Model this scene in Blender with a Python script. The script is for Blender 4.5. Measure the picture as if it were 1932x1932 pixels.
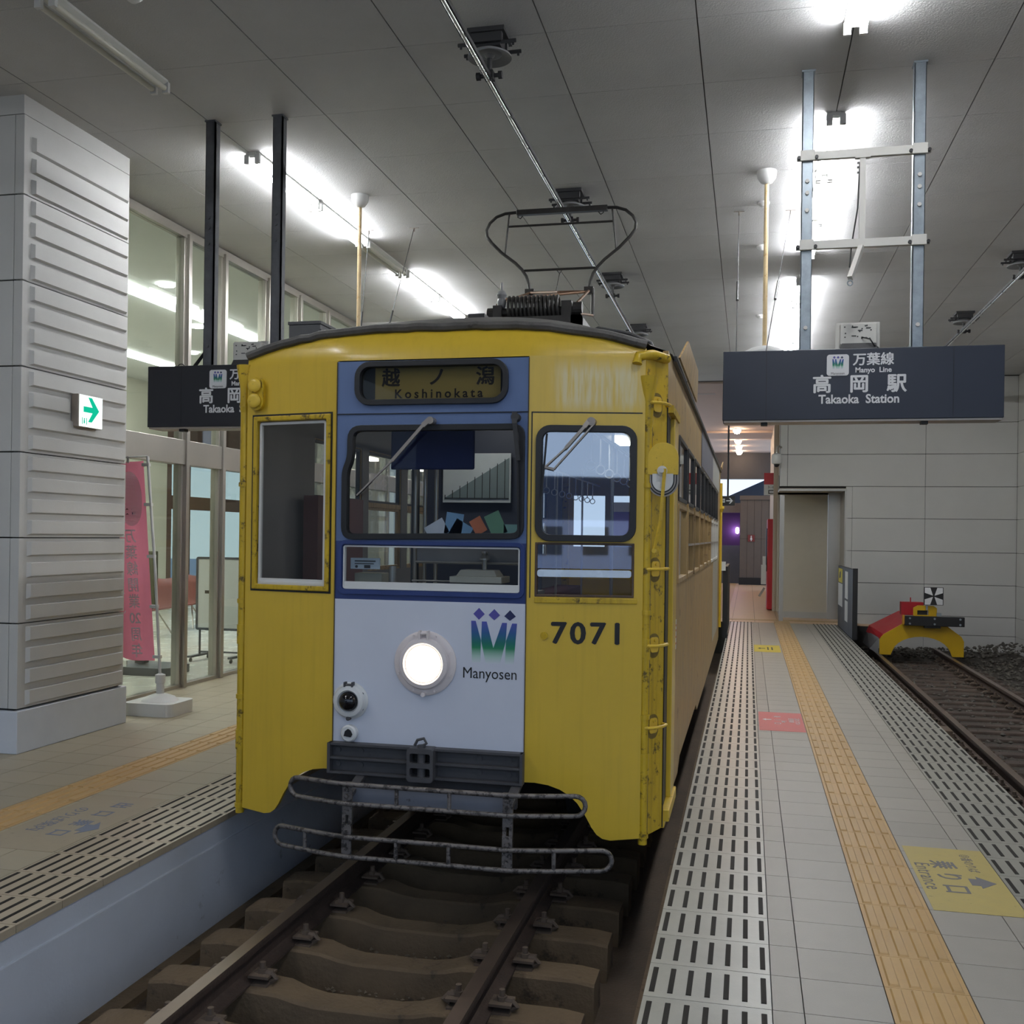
import bpy, bmesh, math, random
from mathutils import Vector, Matrix
from mathutils.geometry import tessellate_polygon
random.seed(7)
sc = bpy.context.scene
for o in list(bpy.data.objects): bpy.data.objects.remove(o)
COL = sc.collection
PI = math.pi
# ---------------------------------------------------------------- camera
YAW, ROLL, EYE = math.atan(446/1950.0), 0.0135, 1.66
cd = bpy.data.cameras.new('camera'); cam = bpy.data.objects.new('camera', cd); COL.objects.link(cam)
cd.sensor_width = 36; cd.lens = 36*1950/1932.0; cd.shift_y = 44/1932.0
cd.clip_start = 0.05; cd.clip_end = 300
fw = Vector((-math.sin(YAW), math.cos(YAW), 0)); rt = Vector((math.cos(YAW), math.sin(YAW), 0)); up = Vector((0,0,1))
c_, s_ = math.cos(ROLL), math.sin(ROLL)
rx = rt*c_ + up*s_      # camera x axis in the world (picture leans clockwise)
ry = up*c_ - rt*s_
m = Matrix((rx, ry, -fw)).transposed().to_4x4(); m.translation = Vector((0,0,EYE))
cam.matrix_world = m
sc.camera = cam
# ---------------------------------------------------------------- world, exposure
w = bpy.data.worlds.new('world'); sc.world = w; w.use_nodes = True
nt = w.node_tree; bg = nt.nodes['Background']
tc = nt.nodes.new('ShaderNodeTexCoord'); sp = nt.nodes.new('ShaderNodeSeparateXYZ'); cr = nt.nodes.new('ShaderNodeValToRGB')
nt.links.new(tc.outputs['Generated'], sp.inputs[0]); nt.links.new(sp.outputs['Z'], cr.inputs[0]); nt.links.new(cr.outputs[0], bg.inputs[0])
cr.color_ramp.elements[0].position = 0.0; cr.color_ramp.elements[0].color = (0.66,0.80,0.97,1)
cr.color_ramp.elements[1].position = 0.7; cr.color_ramp.elements[1].color = (0.34,0.50,0.82,1)
bg.inputs[1].default_value = 1.25
sc.view_settings.view_transform = 'Standard'; sc.view_settings.look = 'None'
sc.view_settings.exposure = 0.25; sc.view_settings.gamma = 1.0; sc.view_settings.use_curve_mapping = False
sc.cycles.max_bounces = 8; sc.cycles.diffuse_bounces = 4; sc.cycles.glossy_bounces = 4
sc.cycles.transparent_max_bounces = 16; sc.cycles.sample_clamp_indirect = 6.0
sc.cycles.use_denoising = True; sc.cycles.caustics_reflective = False; sc.cycles.caustics_refractive = False
try: sc.cycles.use_light_tree = True
except Exception: pass
LAMP_E = 76.0

# ---------------------------------------------------------------- helpers
def lin(c):
    r = []
    for v in c[:3]:
        v = v/255.0
        r.append(v/12.92 if v <= 0.04045 else ((v+0.055)/1.055)**2.4)
    return (r[0], r[1], r[2], 1)

def M(name, col, rough=0.5, metal=0.0, var=0.10, scale=4.0, bump=0.0, bscale=60.0, dirt=None, dscale=9.0, dthr=0.58, spec=0.5, streak=0.0, rnd=0.0, coat=0.0):
    """noise-varied principled paint; dirt = colour of worn or grimy patches"""
    mt = bpy.data.materials.new(name); mt.use_nodes = True
    n = mt.node_tree; N = n.nodes; L = n.links; b = N['Principled BSDF']
    b.inputs['Roughness'].default_value = rough; b.inputs['Metallic'].default_value = metal
    b.inputs['Specular IOR Level'].default_value = spec
    if coat: b.inputs['Coat Weight'].default_value = coat; b.inputs['Coat Roughness'].default_value = 0.15
    base = lin(col)
    tc = N.new('ShaderNodeTexCoord')
    cur = None
    no = N.new('ShaderNodeTexNoise'); no.inputs['Scale'].default_value = scale; no.inputs['Detail'].default_value = 6; no.inputs['Roughness'].default_value = 0.65
    L.new(tc.outputs['Object'], no.inputs['Vector'])
    mx = N.new('ShaderNodeMix'); mx.data_type = 'RGBA'
    mx.inputs['A'].default_value = tuple(max(0, v*(1-var)) for v in base[:3])+(1,)
    mx.inputs['B'].default_value = tuple(min(1, v*(1+var)) for v in base[:3])+(1,)
    mr = N.new('ShaderNodeMapRange'); mr.inputs['From Min'].default_value = 0.3; mr.inputs['From Max'].default_value = 0.7
    L.new(no.outputs['Fac'], mr.inputs['Value']); L.new(mr.outputs[0], mx.inputs['Factor'])
    cur = mx.outputs['Result']
    if streak:
        mp = N.new('ShaderNodeMapping'); mp.inputs['Scale'].default_value = (14,14,0.7)
        L.new(tc.outputs['Object'], mp.inputs['Vector'])
        s = N.new('ShaderNodeTexNoise'); s.inputs['Scale'].default_value = 2.2; s.inputs['Detail'].default_value = 5
        L.new(mp.outputs[0], s.inputs['Vector'])
        r2 = N.new('ShaderNodeMapRange'); r2.inputs['From Min'].default_value = 0.5; r2.inputs['From Max'].default_value = 0.78; r2.inputs['To Max'].default_value = streak
        L.new(s.outputs['Fac'], r2.inputs['Value'])
        m2 = N.new('ShaderNodeMix'); m2.data_type = 'RGBA'; L.new(r2.outputs[0], m2.inputs['Factor']); L.new(cur, m2.inputs['A'])
        m2.inputs['B'].default_value = lin(dirt) if dirt else tuple(v*0.4 for v in base[:3])+(1,)
        cur = m2.outputs['Result']
    if dirt:
        d = N.new('ShaderNodeTexNoise'); d.inputs['Scale'].default_value = dscale; d.inputs['Detail'].default_value = 8; d.inputs['Roughness'].default_value = 0.7
        L.new(tc.outputs['Object'], d.inputs['Vector'])
        r3 = N.new('ShaderNodeMapRange'); r3.inputs['From Min'].default_value = dthr; r3.inputs['From Max'].default_value = dthr+0.07; r3.inputs['To Max'].default_value = 0.85
        L.new(d.outputs['Fac'], r3.inputs['Value'])
        m3 = N.new('ShaderNodeMix'); m3.data_type = 'RGBA'; L.new(r3.outputs[0], m3.inputs['Factor']); L.new(cur, m3.inputs['A']); m3.inputs['B'].default_value = lin(dirt)
        cur = m3.outputs['Result']
    if rnd:
        oi = N.new('ShaderNodeObjectInfo'); r4 = N.new('ShaderNodeMapRange'); r4.inputs['To Min'].default_value = 1-rnd; r4.inputs['To Max'].default_value = 1+rnd
        L.new(oi.outputs['Random'], r4.inputs['Value'])
        m4 = N.new('ShaderNodeVectorMath'); m4.operation = 'SCALE'; L.new(cur, m4.inputs[0]); L.new(r4.outputs[0], m4.inputs['Scale']); cur = m4.outputs[0]
    L.new(cur, b.inputs['Base Color'])
    rr = N.new('ShaderNodeMapRange'); rr.inputs['To Min'].default_value = max(0.02, rough-0.08); rr.inputs['To Max'].default_value = min(1, rough+0.10)
    L.new(no.outputs['Fac'], rr.inputs['Value']); L.new(rr.outputs[0], b.inputs['Roughness'])
    if bump:
        bn = N.new('ShaderNodeTexNoise'); bn.inputs['Scale'].default_value = bscale; bn.inputs['Detail'].default_value = 4
        L.new(tc.outputs['Object'], bn.inputs['Vector'])
        bp = N.new('ShaderNodeBump'); bp.inputs['Strength'].default_value = bump; bp.inputs['Distance'].default_value = 0.01
        L.new(bn.outputs['Fac'], bp.inputs['Height']); L.new(bp.outputs[0], b.inputs['Normal'])
    return mt

def EM(name, col, strength):
    mt = bpy.data.materials.new(name); mt.use_nodes = True; n = mt.node_tree; n.nodes.clear()
    e = n.nodes.new('ShaderNodeEmission'); e.inputs[0].default_value = lin(col); e.inputs[1].default_value = strength
    o = n.nodes.new('ShaderNodeOutputMaterial'); n.links.new(e.outputs[0], o.inputs[0]); return mt

def GL(name, tint=(235,240,240), refl=0.10, rough=0.02, gcol=(255,255,255), ior=1.5):
    """thin pane: tinted see-through plus a fresnel mirror"""
    mt = bpy.data.materials.new(name); mt.use_nodes = True; n = mt.node_tree; N = n.nodes; N.clear(); L = n.links
    t = N.new('ShaderNodeBsdfTransparent'); t.inputs[0].default_value = lin(tint)
    g = N.new('ShaderNodeBsdfGlossy'); g.inputs['Roughness'].default_value = rough; g.inputs[0].default_value = lin(gcol)
    lw = N.new('ShaderNodeLayerWeight'); lw.inputs[0].default_value = 0.5
    pw = N.new('ShaderNodeMath'); pw.operation = 'POWER'; pw.inputs[1].default_value = 5.0; L.new(lw.outputs['Facing'], pw.inputs[0])
    ad = N.new('ShaderNodeMath'); ad.operation = 'ADD'; ad.use_clamp = True; ad.inputs[1].default_value = refl
    L.new(pw.outputs[0], ad.inputs[0])
    mx = N.new('ShaderNodeMixShader'); L.new(ad.outputs[0], mx.inputs[0]); L.new(t.outputs[0], mx.inputs[1]); L.new(g.outputs[0], mx.inputs[2])
    o = N.new('ShaderNodeOutputMaterial'); L.new(mx.outputs[0], o.inputs[0]); return mt

OFF = {}
class MB:
    def __init__(s): s.v = []; s.f = []; s.mi = []; s.cur = 0
    def add(s, vs, fs):
        n = len(s.v); s.v += [tuple(v) for v in vs]
        for f in fs: s.f.append(tuple(i+n for i in f)); s.mi.append(s.cur)
        return s
    def box(s, x0, x1, y0, y1, z0, z1):
        return s.add([(x0,y0,z0),(x1,y0,z0),(x1,y1,z0),(x0,y1,z0),(x0,y0,z1),(x1,y0,z1),(x1,y1,z1),(x0,y1,z1)],
                     [(0,3,2,1),(4,5,6,7),(0,1,5,4),(1,2,6,5),(2,3,7,6),(3,0,4,7)])
    def frus(s, x0, x1, y0, y1, z0, z1, e):   # box whose top is drawn in by e
        return s.add([(x0,y0,z0),(x1,y0,z0),(x1,y1,z0),(x0,y1,z0),(x0+e,y0+e,z1),(x1-e,y0+e,z1),(x1-e,y1-e,z1),(x0+e,y1-e,z1)],
                     [(0,3,2,1),(4,5,6,7),(0,1,5,4),(1,2,6,5),(2,3,7,6),(3,0,4,7)])
    def obox(s, c, ax, ay, az):               # centre + three half-axes
        c, ax, ay, az = map(Vector, (c, ax, ay, az))
        vs = [c+ax*i+ay*j+az*k for k in (-1,1) for (i,j) in ((-1,-1),(1,-1),(1,1),(-1,1))]
        return s.add(vs, [(0,3,2,1),(4,5,6,7),(0,1,5,4),(1,2,6,5),(2,3,7,6),(3,0,4,7)])
    def beam(s, p0, p1, w, h, upv=(0,0,1)):   # square bar between two points
        p0, p1, u = Vector(p0), Vector(p1), Vector(upv); d = (p1-p0); L = d.length; d.normalize()
        sd = d.cross(u)
        if sd.length < 1e-4: sd = d.cross(Vector((1,0,0)))
        sd.normalize(); u = sd.cross(d)
        return s.obox((p0+p1)/2, d*L/2, sd*w/2, u*h/2)
    def cyl(s, p0, p1, r, n=12, r2=None, caps=True):
        p0, p1 = Vector(p0), Vector(p1); r2 = r if r2 is None else r2; d = (p1-p0).normalized()
        a = d.cross(Vector((0,0,1)));
        if a.length < 1e-3: a = Vector((1,0,0))
        a.normalize(); b = d.cross(a)
        vs = [p0+(a*math.cos(2*PI*i/n)+b*math.sin(2*PI*i/n))*r for i in range(n)] + [p1+(a*math.cos(2*PI*i/n)+b*math.sin(2*PI*i/n))*r2 for i in range(n)]
        fs = [(i,(i+1)%n,n+(i+1)%n,n+i) for i in range(n)]
        if caps: fs += [tuple(range(n-1,-1,-1)), tuple(range(n,2*n))]
        return s.add(vs, fs)
    def tube(s, pts, r, n=8, closed=False):
        P = [Vector(p) for p in pts]; k = len(P); rings = []; prev = None
        for i in range(k):
            if closed: d = P[(i+1)%k]-P[i-1]
            else: d = P[min(i+1,k-1)]-P[max(i-1,0)]
            d.normalize()
            if prev is None:
                a = d.cross(Vector((0,0,1)));
                if a.length < 1e-2: a = d.cross(Vector((1,0,0)))
            else: a = prev - d*prev.dot(d)
            a.normalize(); prev = a; b = d.cross(a)
            rings.append([P[i]+(a*math.cos(2*PI*j/n)+b*math.sin(2*PI*j/n))*r for j in range(n)])
        vs = [v for q in rings for v in q]; fs = []
        for i in range(k if closed else k-1):
            i2 = (i+1)%k
            for j in range(n): fs.append((i*n+j, i*n+(j+1)%n, i2*n+(j+1)%n, i2*n+j))
        if not closed: fs += [tuple(range(n-1,-1,-1)), tuple(range((k-1)*n, k*n))]
        return s.add(vs, fs)
    def lathe(s, prof, org, axis=(0,0,1), n=24):   # prof: (radius, height)
        o, d = Vector(org), Vector(axis).normalized(); a = d.cross(Vector((0,0,1)))
        if a.length < 1e-3: a = Vector((1,0,0))
        a.normalize(); b = d.cross(a); vs = []; fs = []
        for (r,h) in prof: vs += [o+d*h+(a*math.cos(2*PI*j/n)+b*math.sin(2*PI*j/n))*max(r,1e-5) for j in range(n)]
        for i in range(len(prof)-1):
            for j in range(n): fs.append((i*n+j, i*n+(j+1)%n, (i+1)*n+(j+1)%n, (i+1)*n+j))
        fs += [tuple(range(n-1,-1,-1)), tuple(range((len(prof)-1)*n, len(prof)*n))]
        return s.add(vs, fs)
    def plate(s, outer, holes, T, t0, t1):     # 2-D outline with holes, T(u,v,w) -> xyz, thickness t0..t1
        loops = [outer]+list(holes); flat = [p for l in loops for p in l]; n = len(flat)
        tris = tessellate_polygon([[Vector((p[0],p[1],0)) for p in l] for l in loops])
        vs = [T(p[0],p[1],t0) for p in flat] + [T(p[0],p[1],t1) for p in flat]
        fs = [tuple(t) for t in tris] + [tuple(i+n for i in reversed(t)) for t in tris]
        k = 0
        for l in loops:
            q = len(l)
            for i in range(q): fs.append((k+i, k+(i+1)%q, n+k+(i+1)%q, n+k+i))
            k += q
        return s.add(vs, fs)
    def obj(s, name, mats, parent=None, bevel=0.0, smooth=False, kind=None, origin=None, fix=False):
        me = bpy.data.meshes.new(name)
        if parent is not None: off = OFF[parent.name]
        elif origin is not None: off = Vector(origin)
        else:
            xs, ys, zs = zip(*s.v); off = Vector(((min(xs)+max(xs))/2, (min(ys)+max(ys))/2, min(zs)))
        me.from_pydata([tuple(Vector(v)-off) for v in s.v], [], s.f)
        if not isinstance(mats, (list, tuple)): mats = [mats]
        for q in mats: me.materials.append(q)
        if len(mats) > 1: me.polygons.foreach_set('material_index', s.mi)
        if fix or bevel:
            bm = bmesh.new(); bm.from_mesh(me); bmesh.ops.recalc_face_normals(bm, faces=bm.faces)
            bm.to_mesh(me); bm.free()
        if smooth:
            me.polygons.foreach_set('use_smooth', [True]*len(me.polygons))
            try: me.set_sharp_from_angle(angle=math.radians(38))
            except Exception: pass
        me.update()
        o = bpy.data.objects.new(name, me); COL.objects.link(o)
        if parent is not None: o.parent = parent
        else: o.location = off
        OFF[o.name] = off
        if bevel:
            b = o.modifiers.new('bevel', 'BEVEL'); b.width = bevel; b.segments = 2; b.limit_method = 'ANGLE'; b.angle_limit = math.radians(40)
        if kind: o['kind'] = kind
        return o

def tag(o, label, cat, group=None):
    o['label'] = label; o['category'] = cat
    if group: o['group'] = group
    return o
def thing(name, loc, label, cat, group=None):
    o = bpy.data.objects.new(name, None); COL.objects.link(o); o.location = loc; o.empty_display_size = 0.1
    OFF[o.name] = Vector(loc); return tag(o, label, cat, group)
def shell(name, loc=(0,0,0)):          # an Empty of the setting that carries pieces
    o = bpy.data.objects.new(name, None); COL.objects.link(o); o.location = loc; o.empty_display_size = 0.1
    OFF[o.name] = Vector(loc); o['kind'] = 'structure'; return o
def put(src, loc, parent=None, rotz=None):   # a copy of a piece (mesh shared) at an offset from src
    c = src.copy(); COL.objects.link(c); c.location = Vector(src.location)+Vector(loc)
    if rotz is not None: c.rotation_euler[2] = rotz
    return c
def dup(root, loc, label=None, group=None):
    r = root.copy(); COL.objects.link(r); r.location = loc
    if label: r['label'] = label
    if group: r['group'] = group
    for ch in KIDS(root):
        c = ch.copy(); COL.objects.link(c); c.parent = r
        for g in KIDS(ch):
            d = g.copy(); COL.objects.link(d); d.parent = c
    return r
def KIDS(o): return [x for x in list(bpy.data.objects) if x.parent == o]
def rrect(x0, y0, x1, y1, r, n=6):
    p = []
    for (cx, cy, a) in ((x1-r,y0+r,-PI/2),(x1-r,y1-r,0),(x0+r,y1-r,PI/2),(x0+r,y0+r,PI)):
        for i in range(n+1): p.append((cx+r*math.cos(a+PI/2*i/n), cy+r*math.sin(a+PI/2*i/n)))
    return p
def circ(cx, cy, r, n=28): return [(cx+r*math.cos(2*PI*i/n), cy+r*math.sin(2*PI*i/n)) for i in range(n)]
def rect(x0, y0, x1, y1): return [(x0,y0),(x1,y0),(x1,y1),(x0,y1)]
def XZ(y): return lambda u,v,w: (u, y+w, v)       # drawn on a plane facing the viewer
def YZ(x): return lambda u,v,w: (x+w, u, v)
def XY(z): return lambda u,v,w: (u, v, z+w)

def text(name, s, size, mat, parent, pos, ux, uy, bold=0.0, spacing=1.0, align='CENTER', sx=1.0, depth=0.0008, space_word=1.0, kind=None, heavy=0.0):
    """raised lettering; ux, uy are the world directions of reading and of up"""
    cu = bpy.data.curves.new(name, 'FONT'); cu.body = s; cu.size = size; cu.align_x = align; cu.align_y = 'CENTER'
    cu.offset = bold; cu.space_character = spacing; cu.space_word = space_word; cu.extrude = depth; cu.resolution_u = 3
    to = bpy.data.objects.new(name, cu); COL.objects.link(to)
    dg = bpy.context.evaluated_depsgraph_get(); me = bpy.data.meshes.new_from_object(to.evaluated_get(dg))
    bpy.data.objects.remove(to); bpy.data.curves.remove(cu)
    me.name = name; me.materials.clear(); me.materials.append(mat)
    ux, uy = Vector(ux).normalized(), Vector(uy).normalized(); uz = ux.cross(uy)
    off = OFF[parent.name]; p = Vector(pos)
    if heavy:
        bm = bmesh.new()
        for dx, dy in ((0,0),(heavy,0),(-heavy,0),(0,heavy*0.8),(0,-heavy*0.8)):
            k = len(bm.verts); bm.from_mesh(me); bm.verts.ensure_lookup_table()
            for v_ in bm.verts[k:]: v_.co.x += dx; v_.co.y += dy; v_.co.z += 0.00004*(dx*3+dy)/heavy
        bm.to_mesh(me); bm.free()
    R = Matrix((ux*sx, uy, uz)).transposed().to_4x4(); R.translation = p-off
    me.transform(R); me.update()
    o = bpy.data.objects.new(name, me); COL.objects.link(o); o.parent = parent; OFF[o.name] = off
    return o

# ---------------------------------------------------------------- materials
m_ceil = M('ceiling board', (194,194,194), 0.85, var=0.05, scale=1.5, bump=0.35, bscale=90, rnd=0.015)
m_dark = M('dark gap', (40,38,36), 0.9)
m_gapc = M('ceiling backing', (84,82,80), 0.9)
m_col = M('white wall panel', (194,194,192), 0.55, var=0.04, scale=2, bump=0.08, bscale=120, rnd=0.01)
m_plinth = M('plinth paint', (205,210,218), 0.5, var=0.05, scale=3)
m_wall = M('back wall panel', (196,195,192), 0.6, var=0.03, scale=1.5, bump=0.05, rnd=0.01)
m_tile = M('grey floor tile', (160,155,145), 0.42, var=0.05, scale=5, bump=0.10, bscale=200, rnd=0.03)
m_tileL = M('beige floor tile', (162,152,130), 0.42, var=0.05, scale=5, bump=0.10, bscale=200, rnd=0.03)
m_slab = M('edge slab', (170,168,158), 0.30, var=0.14, scale=3, bump=0.06, bscale=150, rnd=0.03)
m_slabD = M('grey edge slab', (150,148,138), 0.35, var=0.14, scale=3, bump=0.06, bscale=150, rnd=0.04)
m_slabL = M('beige edge slab', (168,154,132), 0.35, var=0.08, scale=4, bump=0.06, bscale=150, rnd=0.03)
m_tact = M('yellow tactile tile', (186,152,100), 0.45, var=0.06, scale=6, bump=0.06, bscale=200, rnd=0.03)
m_strip = M('grip strip', (40,38,35), 0.65, var=0.2, scale=30, spec=0.2)
m_conc = M('dusty concrete', (98,82,62), 0.9, var=0.22, scale=3, bump=0.5, bscale=40, dirt=(58,48,38), dscale=4, dthr=0.55)
m_pit = M('track bed', (72,60,48), 0.95, var=0.25, scale=2, bump=0.6, bscale=60)
m_pitwall = M('platform side', (190,194,202), 0.5, var=0.06, scale=2, bump=0.15, bscale=60, dirt=(110,108,108), dscale=2.5, dthr=0.64)
m_railtop = M('rail head steel', (120,104,92), 0.35, metal=0.7, var=0.15)
m_rail = M('rusty rail', (66,52,44), 0.8, var=0.25, scale=12, bump=0.3)
m_clip = M('rail clip', (92,78,66), 0.8, var=0.2)
m_yel = M('yellow tram paint', (210,176,52), 0.32, var=0.05, scale=2, bump=0.03, bscale=10, streak=0.12, dirt=(120,98,30), dscale=26, dthr=0.70, coat=0.3)
m_yelw = M('worn yellow paint', (196,164,34), 0.38, var=0.10, scale=6, bump=0.25, bscale=25, streak=0.40, dirt=(52,40,20), dscale=16, dthr=0.56)
m_yelp = M('faded side paint', (168,140,92), 0.45, var=0.14, scale=3, streak=0.9, dirt=(92,68,48), dscale=7, dthr=0.60)
m_yellite = M('light yellow bar paint', (214,180,60), 0.38, var=0.10, scale=8, dirt=(70,54,30), dscale=30, dthr=0.60)
m_blue = M('blue tram paint', (92,112,152), 0.36, var=0.05, scale=3, streak=0.10, coat=0.2)
m_navy = M('navy tram paint', (40,58,112), 0.36, var=0.08, scale=5, coat=0.2)
m_white = M('white tram paint', (206,210,222), 0.36, var=0.03, scale=2, bump=0.02, bscale=8, dirt=(150,152,160), dscale=7, dthr=0.74, coat=0.3)
m_ring = M('cream lamp ring', (222,212,210), 0.4, var=0.06, dirt=(90,70,60), dscale=30, dthr=0.66)
m_rubber = M('black rubber', (26,26,28), 0.45, var=0.2)
m_blackgap = M('black under frame', (14,14,15), 0.8)
m_steelg = M('grey painted steel', (70,69,71), 0.55, var=0.15, scale=8, dirt=(44,42,42), dscale=14, dthr=0.62)
m_fender = M('chipped fender steel', (112,106,102), 0.5, metal=0.3, var=0.15, scale=20, dirt=(36,33,32), dscale=34, dthr=0.50, bump=0.3, bscale=90)
m_roof = M('tram roof canvas', (74,72,70), 0.6, var=0.3, scale=10, bump=0.8, bscale=18, dirt=(36,34,33), dscale=8, dthr=0.6)
m_panto = M('dark pantograph steel', (52,50,48), 0.5, metal=0.4, var=0.2, scale=20)
m_copper = M('brown copper tube', (110,84,64), 0.5, metal=0.5, var=0.2)
m_insul = M('grey insulator', (132,132,134), 0.4, var=0.1)
m_box = M('dark steel box', (50,50,52), 0.6, var=0.2)
m_wire = M('bright contact bar', (230,230,230), 0.18, metal=1.0, var=0.03)
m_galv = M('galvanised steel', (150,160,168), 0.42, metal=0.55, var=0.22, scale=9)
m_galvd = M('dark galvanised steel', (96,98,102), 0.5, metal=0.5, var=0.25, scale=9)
m_whs = M('white rusted steel', (206,204,198), 0.5, var=0.05, dirt=(120,92,66), dscale=22, dthr=0.66)
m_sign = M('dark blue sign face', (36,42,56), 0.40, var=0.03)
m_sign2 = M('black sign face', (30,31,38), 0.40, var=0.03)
m_ltr = M('white lettering', (225,226,228), 0.5, var=0.01)
m_black = M('black print', (24,24,26), 0.5, var=0.02)
m_alu = M('brushed steel', (176,172,164), 0.30, metal=0.75, var=0.06, scale=2)
m_alum = M('window aluminium', (166,156,146), 0.35, metal=0.6, var=0.1)
m_lampbody = M('lamp housing', (226,226,220), 0.5, var=0.02)
m_tubeoff = M('unlit tube', (214,212,200), 0.3, var=0.02)
m_whitepl = M('white plastic', (214,214,212), 0.4, var=0.03)
m_rod = M('yellowed rod', (206,182,140), 0.5, var=0.12, scale=14, dirt=(180,130,70), dscale=20, dthr=0.58)
m_red = M('red panel', (186,28,40), 0.4, var=0.03)
m_cream = M('cream wall', (232,229,214), 0.7, var=0.03)
m_roomfl = M('room floor tile', (214,212,202), 0.25, var=0.03)
m_pink = M('pink banner cloth', (250,158,182), 0.7, var=0.04, scale=6)
_n = m_pink.node_tree; _t = _n.nodes.new('ShaderNodeBsdfTranslucent'); _t.inputs[0].default_value = lin((250,150,176)); _x = _n.nodes.new('ShaderNodeMixShader'); _x.inputs[0].default_value = 0.38
_n.links.new(_n.nodes['Principled BSDF'].outputs[0], _x.inputs[1]); _n.links.new(_t.outputs[0], _x.inputs[2]); _n.links.new(_x.outputs[0], _n.nodes['Material Output'].inputs[0])
m_paperw = M('white paper', (220,222,222), 0.7, var=0.03)
m_brown = M('brown tiled wall', (98,88,80), 0.6, var=0.06)
m_purple = M('purple wall', (66,36,86), 0.6, var=0.05)
m_grayp = M('grey partition', (76,80,88), 0.6)
m_chair = M('maroon seat shell', (122,66,66), 0.4, var=0.05)
m_tube = EM('lit tube', (250,252,255), LAMP_E)
m_down = EM('down light glass', (255,216,176), 80.0)
m_roomlamp = EM('room lamp', (250,252,250), 26.0)
m_head = EM('headlamp glow', (255,236,206), 9.0)
m_glass = GL('tram glass', (240,242,242), 0.02)
m_glassd = GL('dark tram glass', (240,242,243), 0.02)
m_glassm = GL('reflecting tram glass', (236,240,243), 0.22, gcol=(235,242,255))
m_glassf = GL('facade glass', (232,236,232), 0.03)

# sun-bleached patch in the paint of the right front panel (fixed to the panel)
m_yelb = m_yel.copy(); m_yelb.name = 'bleached yellow paint'
_n = m_yelb.node_tree; _b = _n.nodes['Principled BSDF']; _src = _b.inputs['Base Color'].links[0].from_socket
_tc = _n.nodes.new('ShaderNodeTexCoord'); _s = _n.nodes.new('ShaderNodeSeparateXYZ'); _n.links.new(_tc.outputs['Object'], _s.inputs[0])
def _ss(sock, a, b):
    q = _n.nodes.new('ShaderNodeMapRange'); q.interpolation_type = 'SMOOTHSTEP'; q.inputs['From Min'].default_value = a; q.inputs['From Max'].default_value = b
    _n.links.new(sock, q.inputs['Value']); return q.outputs[0]
def _mul(a, b):
    q = _n.nodes.new('ShaderNodeMath'); q.operation = 'MULTIPLY'; _n.links.new(a, q.inputs[0]); _n.links.new(b, q.inputs[1]); return q.outputs[0]
_m1 = _mul(_ss(_s.outputs['Z'], 2.58, 2.68), _ss(_s.outputs['Z'], 2.90, 2.80)); _m2 = _mul(_ss(_s.outputs['X'], 0.62, 0.74), _ss(_s.outputs['X'], 1.14, 1.06))
_mp = _n.nodes.new('ShaderNodeMapping'); _mp.inputs['Scale'].default_value = (30,30,3); _n.links.new(_tc.outputs['Object'], _mp.inputs['Vector'])
_no = _n.nodes.new('ShaderNodeTexNoise'); _no.inputs['Scale'].default_value = 1.6; _no.inputs['Detail'].default_value = 5; _n.links.new(_mp.outputs[0], _no.inputs['Vector'])
_m3 = _mul(_mul(_m1, _m2), _ss(_no.outputs['Fac'], 0.25, 0.65)); _mx = _n.nodes.new('ShaderNodeMix'); _mx.data_type = 'RGBA'
_n.links.new(_m3, _mx.inputs['Factor']); _n.links.new(_src, _mx.inputs['A']); _mx.inputs['B'].default_value = lin((214,200,150)); _n.links.new(_mx.outputs['Result'], _b.inputs['Base Color'])
# ================================================================ SETTING
def structure(mb, name, mats, **k):
    o = mb.obj(name, mats, kind='structure', origin=k.pop('origin', (0,0,0)), **k); return o
CZ = 4.86
# ceiling: dark backing slab with a grid of boards
cl = structure(MB().box(-9.0, 5.3, 2.0, 21.6, CZ+0.012, CZ+0.22).box(-9.0, 5.3, -2.5, 2.0, CZ, CZ+0.22), 'ceiling', m_gapc)
b0 = MB().frus(-0.471, 0.471, -0.4653, 0.4653, 0, 0.012, 0); b0.v = [(x, y, CZ+0.012-z) for x,y,z in b0.v]
pz = None
for j in range(21):
    for i in range(-7, 6):
        x = 0.125+0.95*i; y = 2.24+0.935*j
        if x < -7.2 or y > 21.5: continue
        if pz is None:
            pz = MB(); pz.add([(vx+x, vy+y, vz) for vx,vy,vz in b0.v], b0.f); pz = pz.obj('ceiling_panel', m_ceil, cl, fix=True); px0, py0 = x, y
        else: put(pz, (x-px0, y-py0, 0))
# floor of the station head and of the corridor beyond
fl3 = structure(MB().box(-3.6, 2.4, 21.06, 41, -1.1, -0.012), 'floor', m_dark)
t = MB()
for j in range(40):
    for i in range(12):
        x = -3.0+0.45*i; y = 21.08+0.45*j
        t.box(x, x+0.445, y, y+0.445, -0.012, 0)
t.obj('floor_tile', M('warm corridor tile', (206,172,134), 0.4, var=0.06), fl3, kind='stuff')
t = MB()
for j in range(38): t.box(-0.78, -0.42, 21.9+0.45*j, 22.34+0.45*j, -0.010, 0.004)
for i in range(9): t.box(-0.1+0.3*i-0.3, -0.1+0.3*i-0.004, 21.62, 21.9, -0.010, 0.004)
for k in range(4): t.box(0.52, 0.82, 21.1+0.135*k, 21.23+0.135*k, -0.010, 0.004)
t.obj('tactile_tile', m_tact, fl3, kind='stuff')

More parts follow.
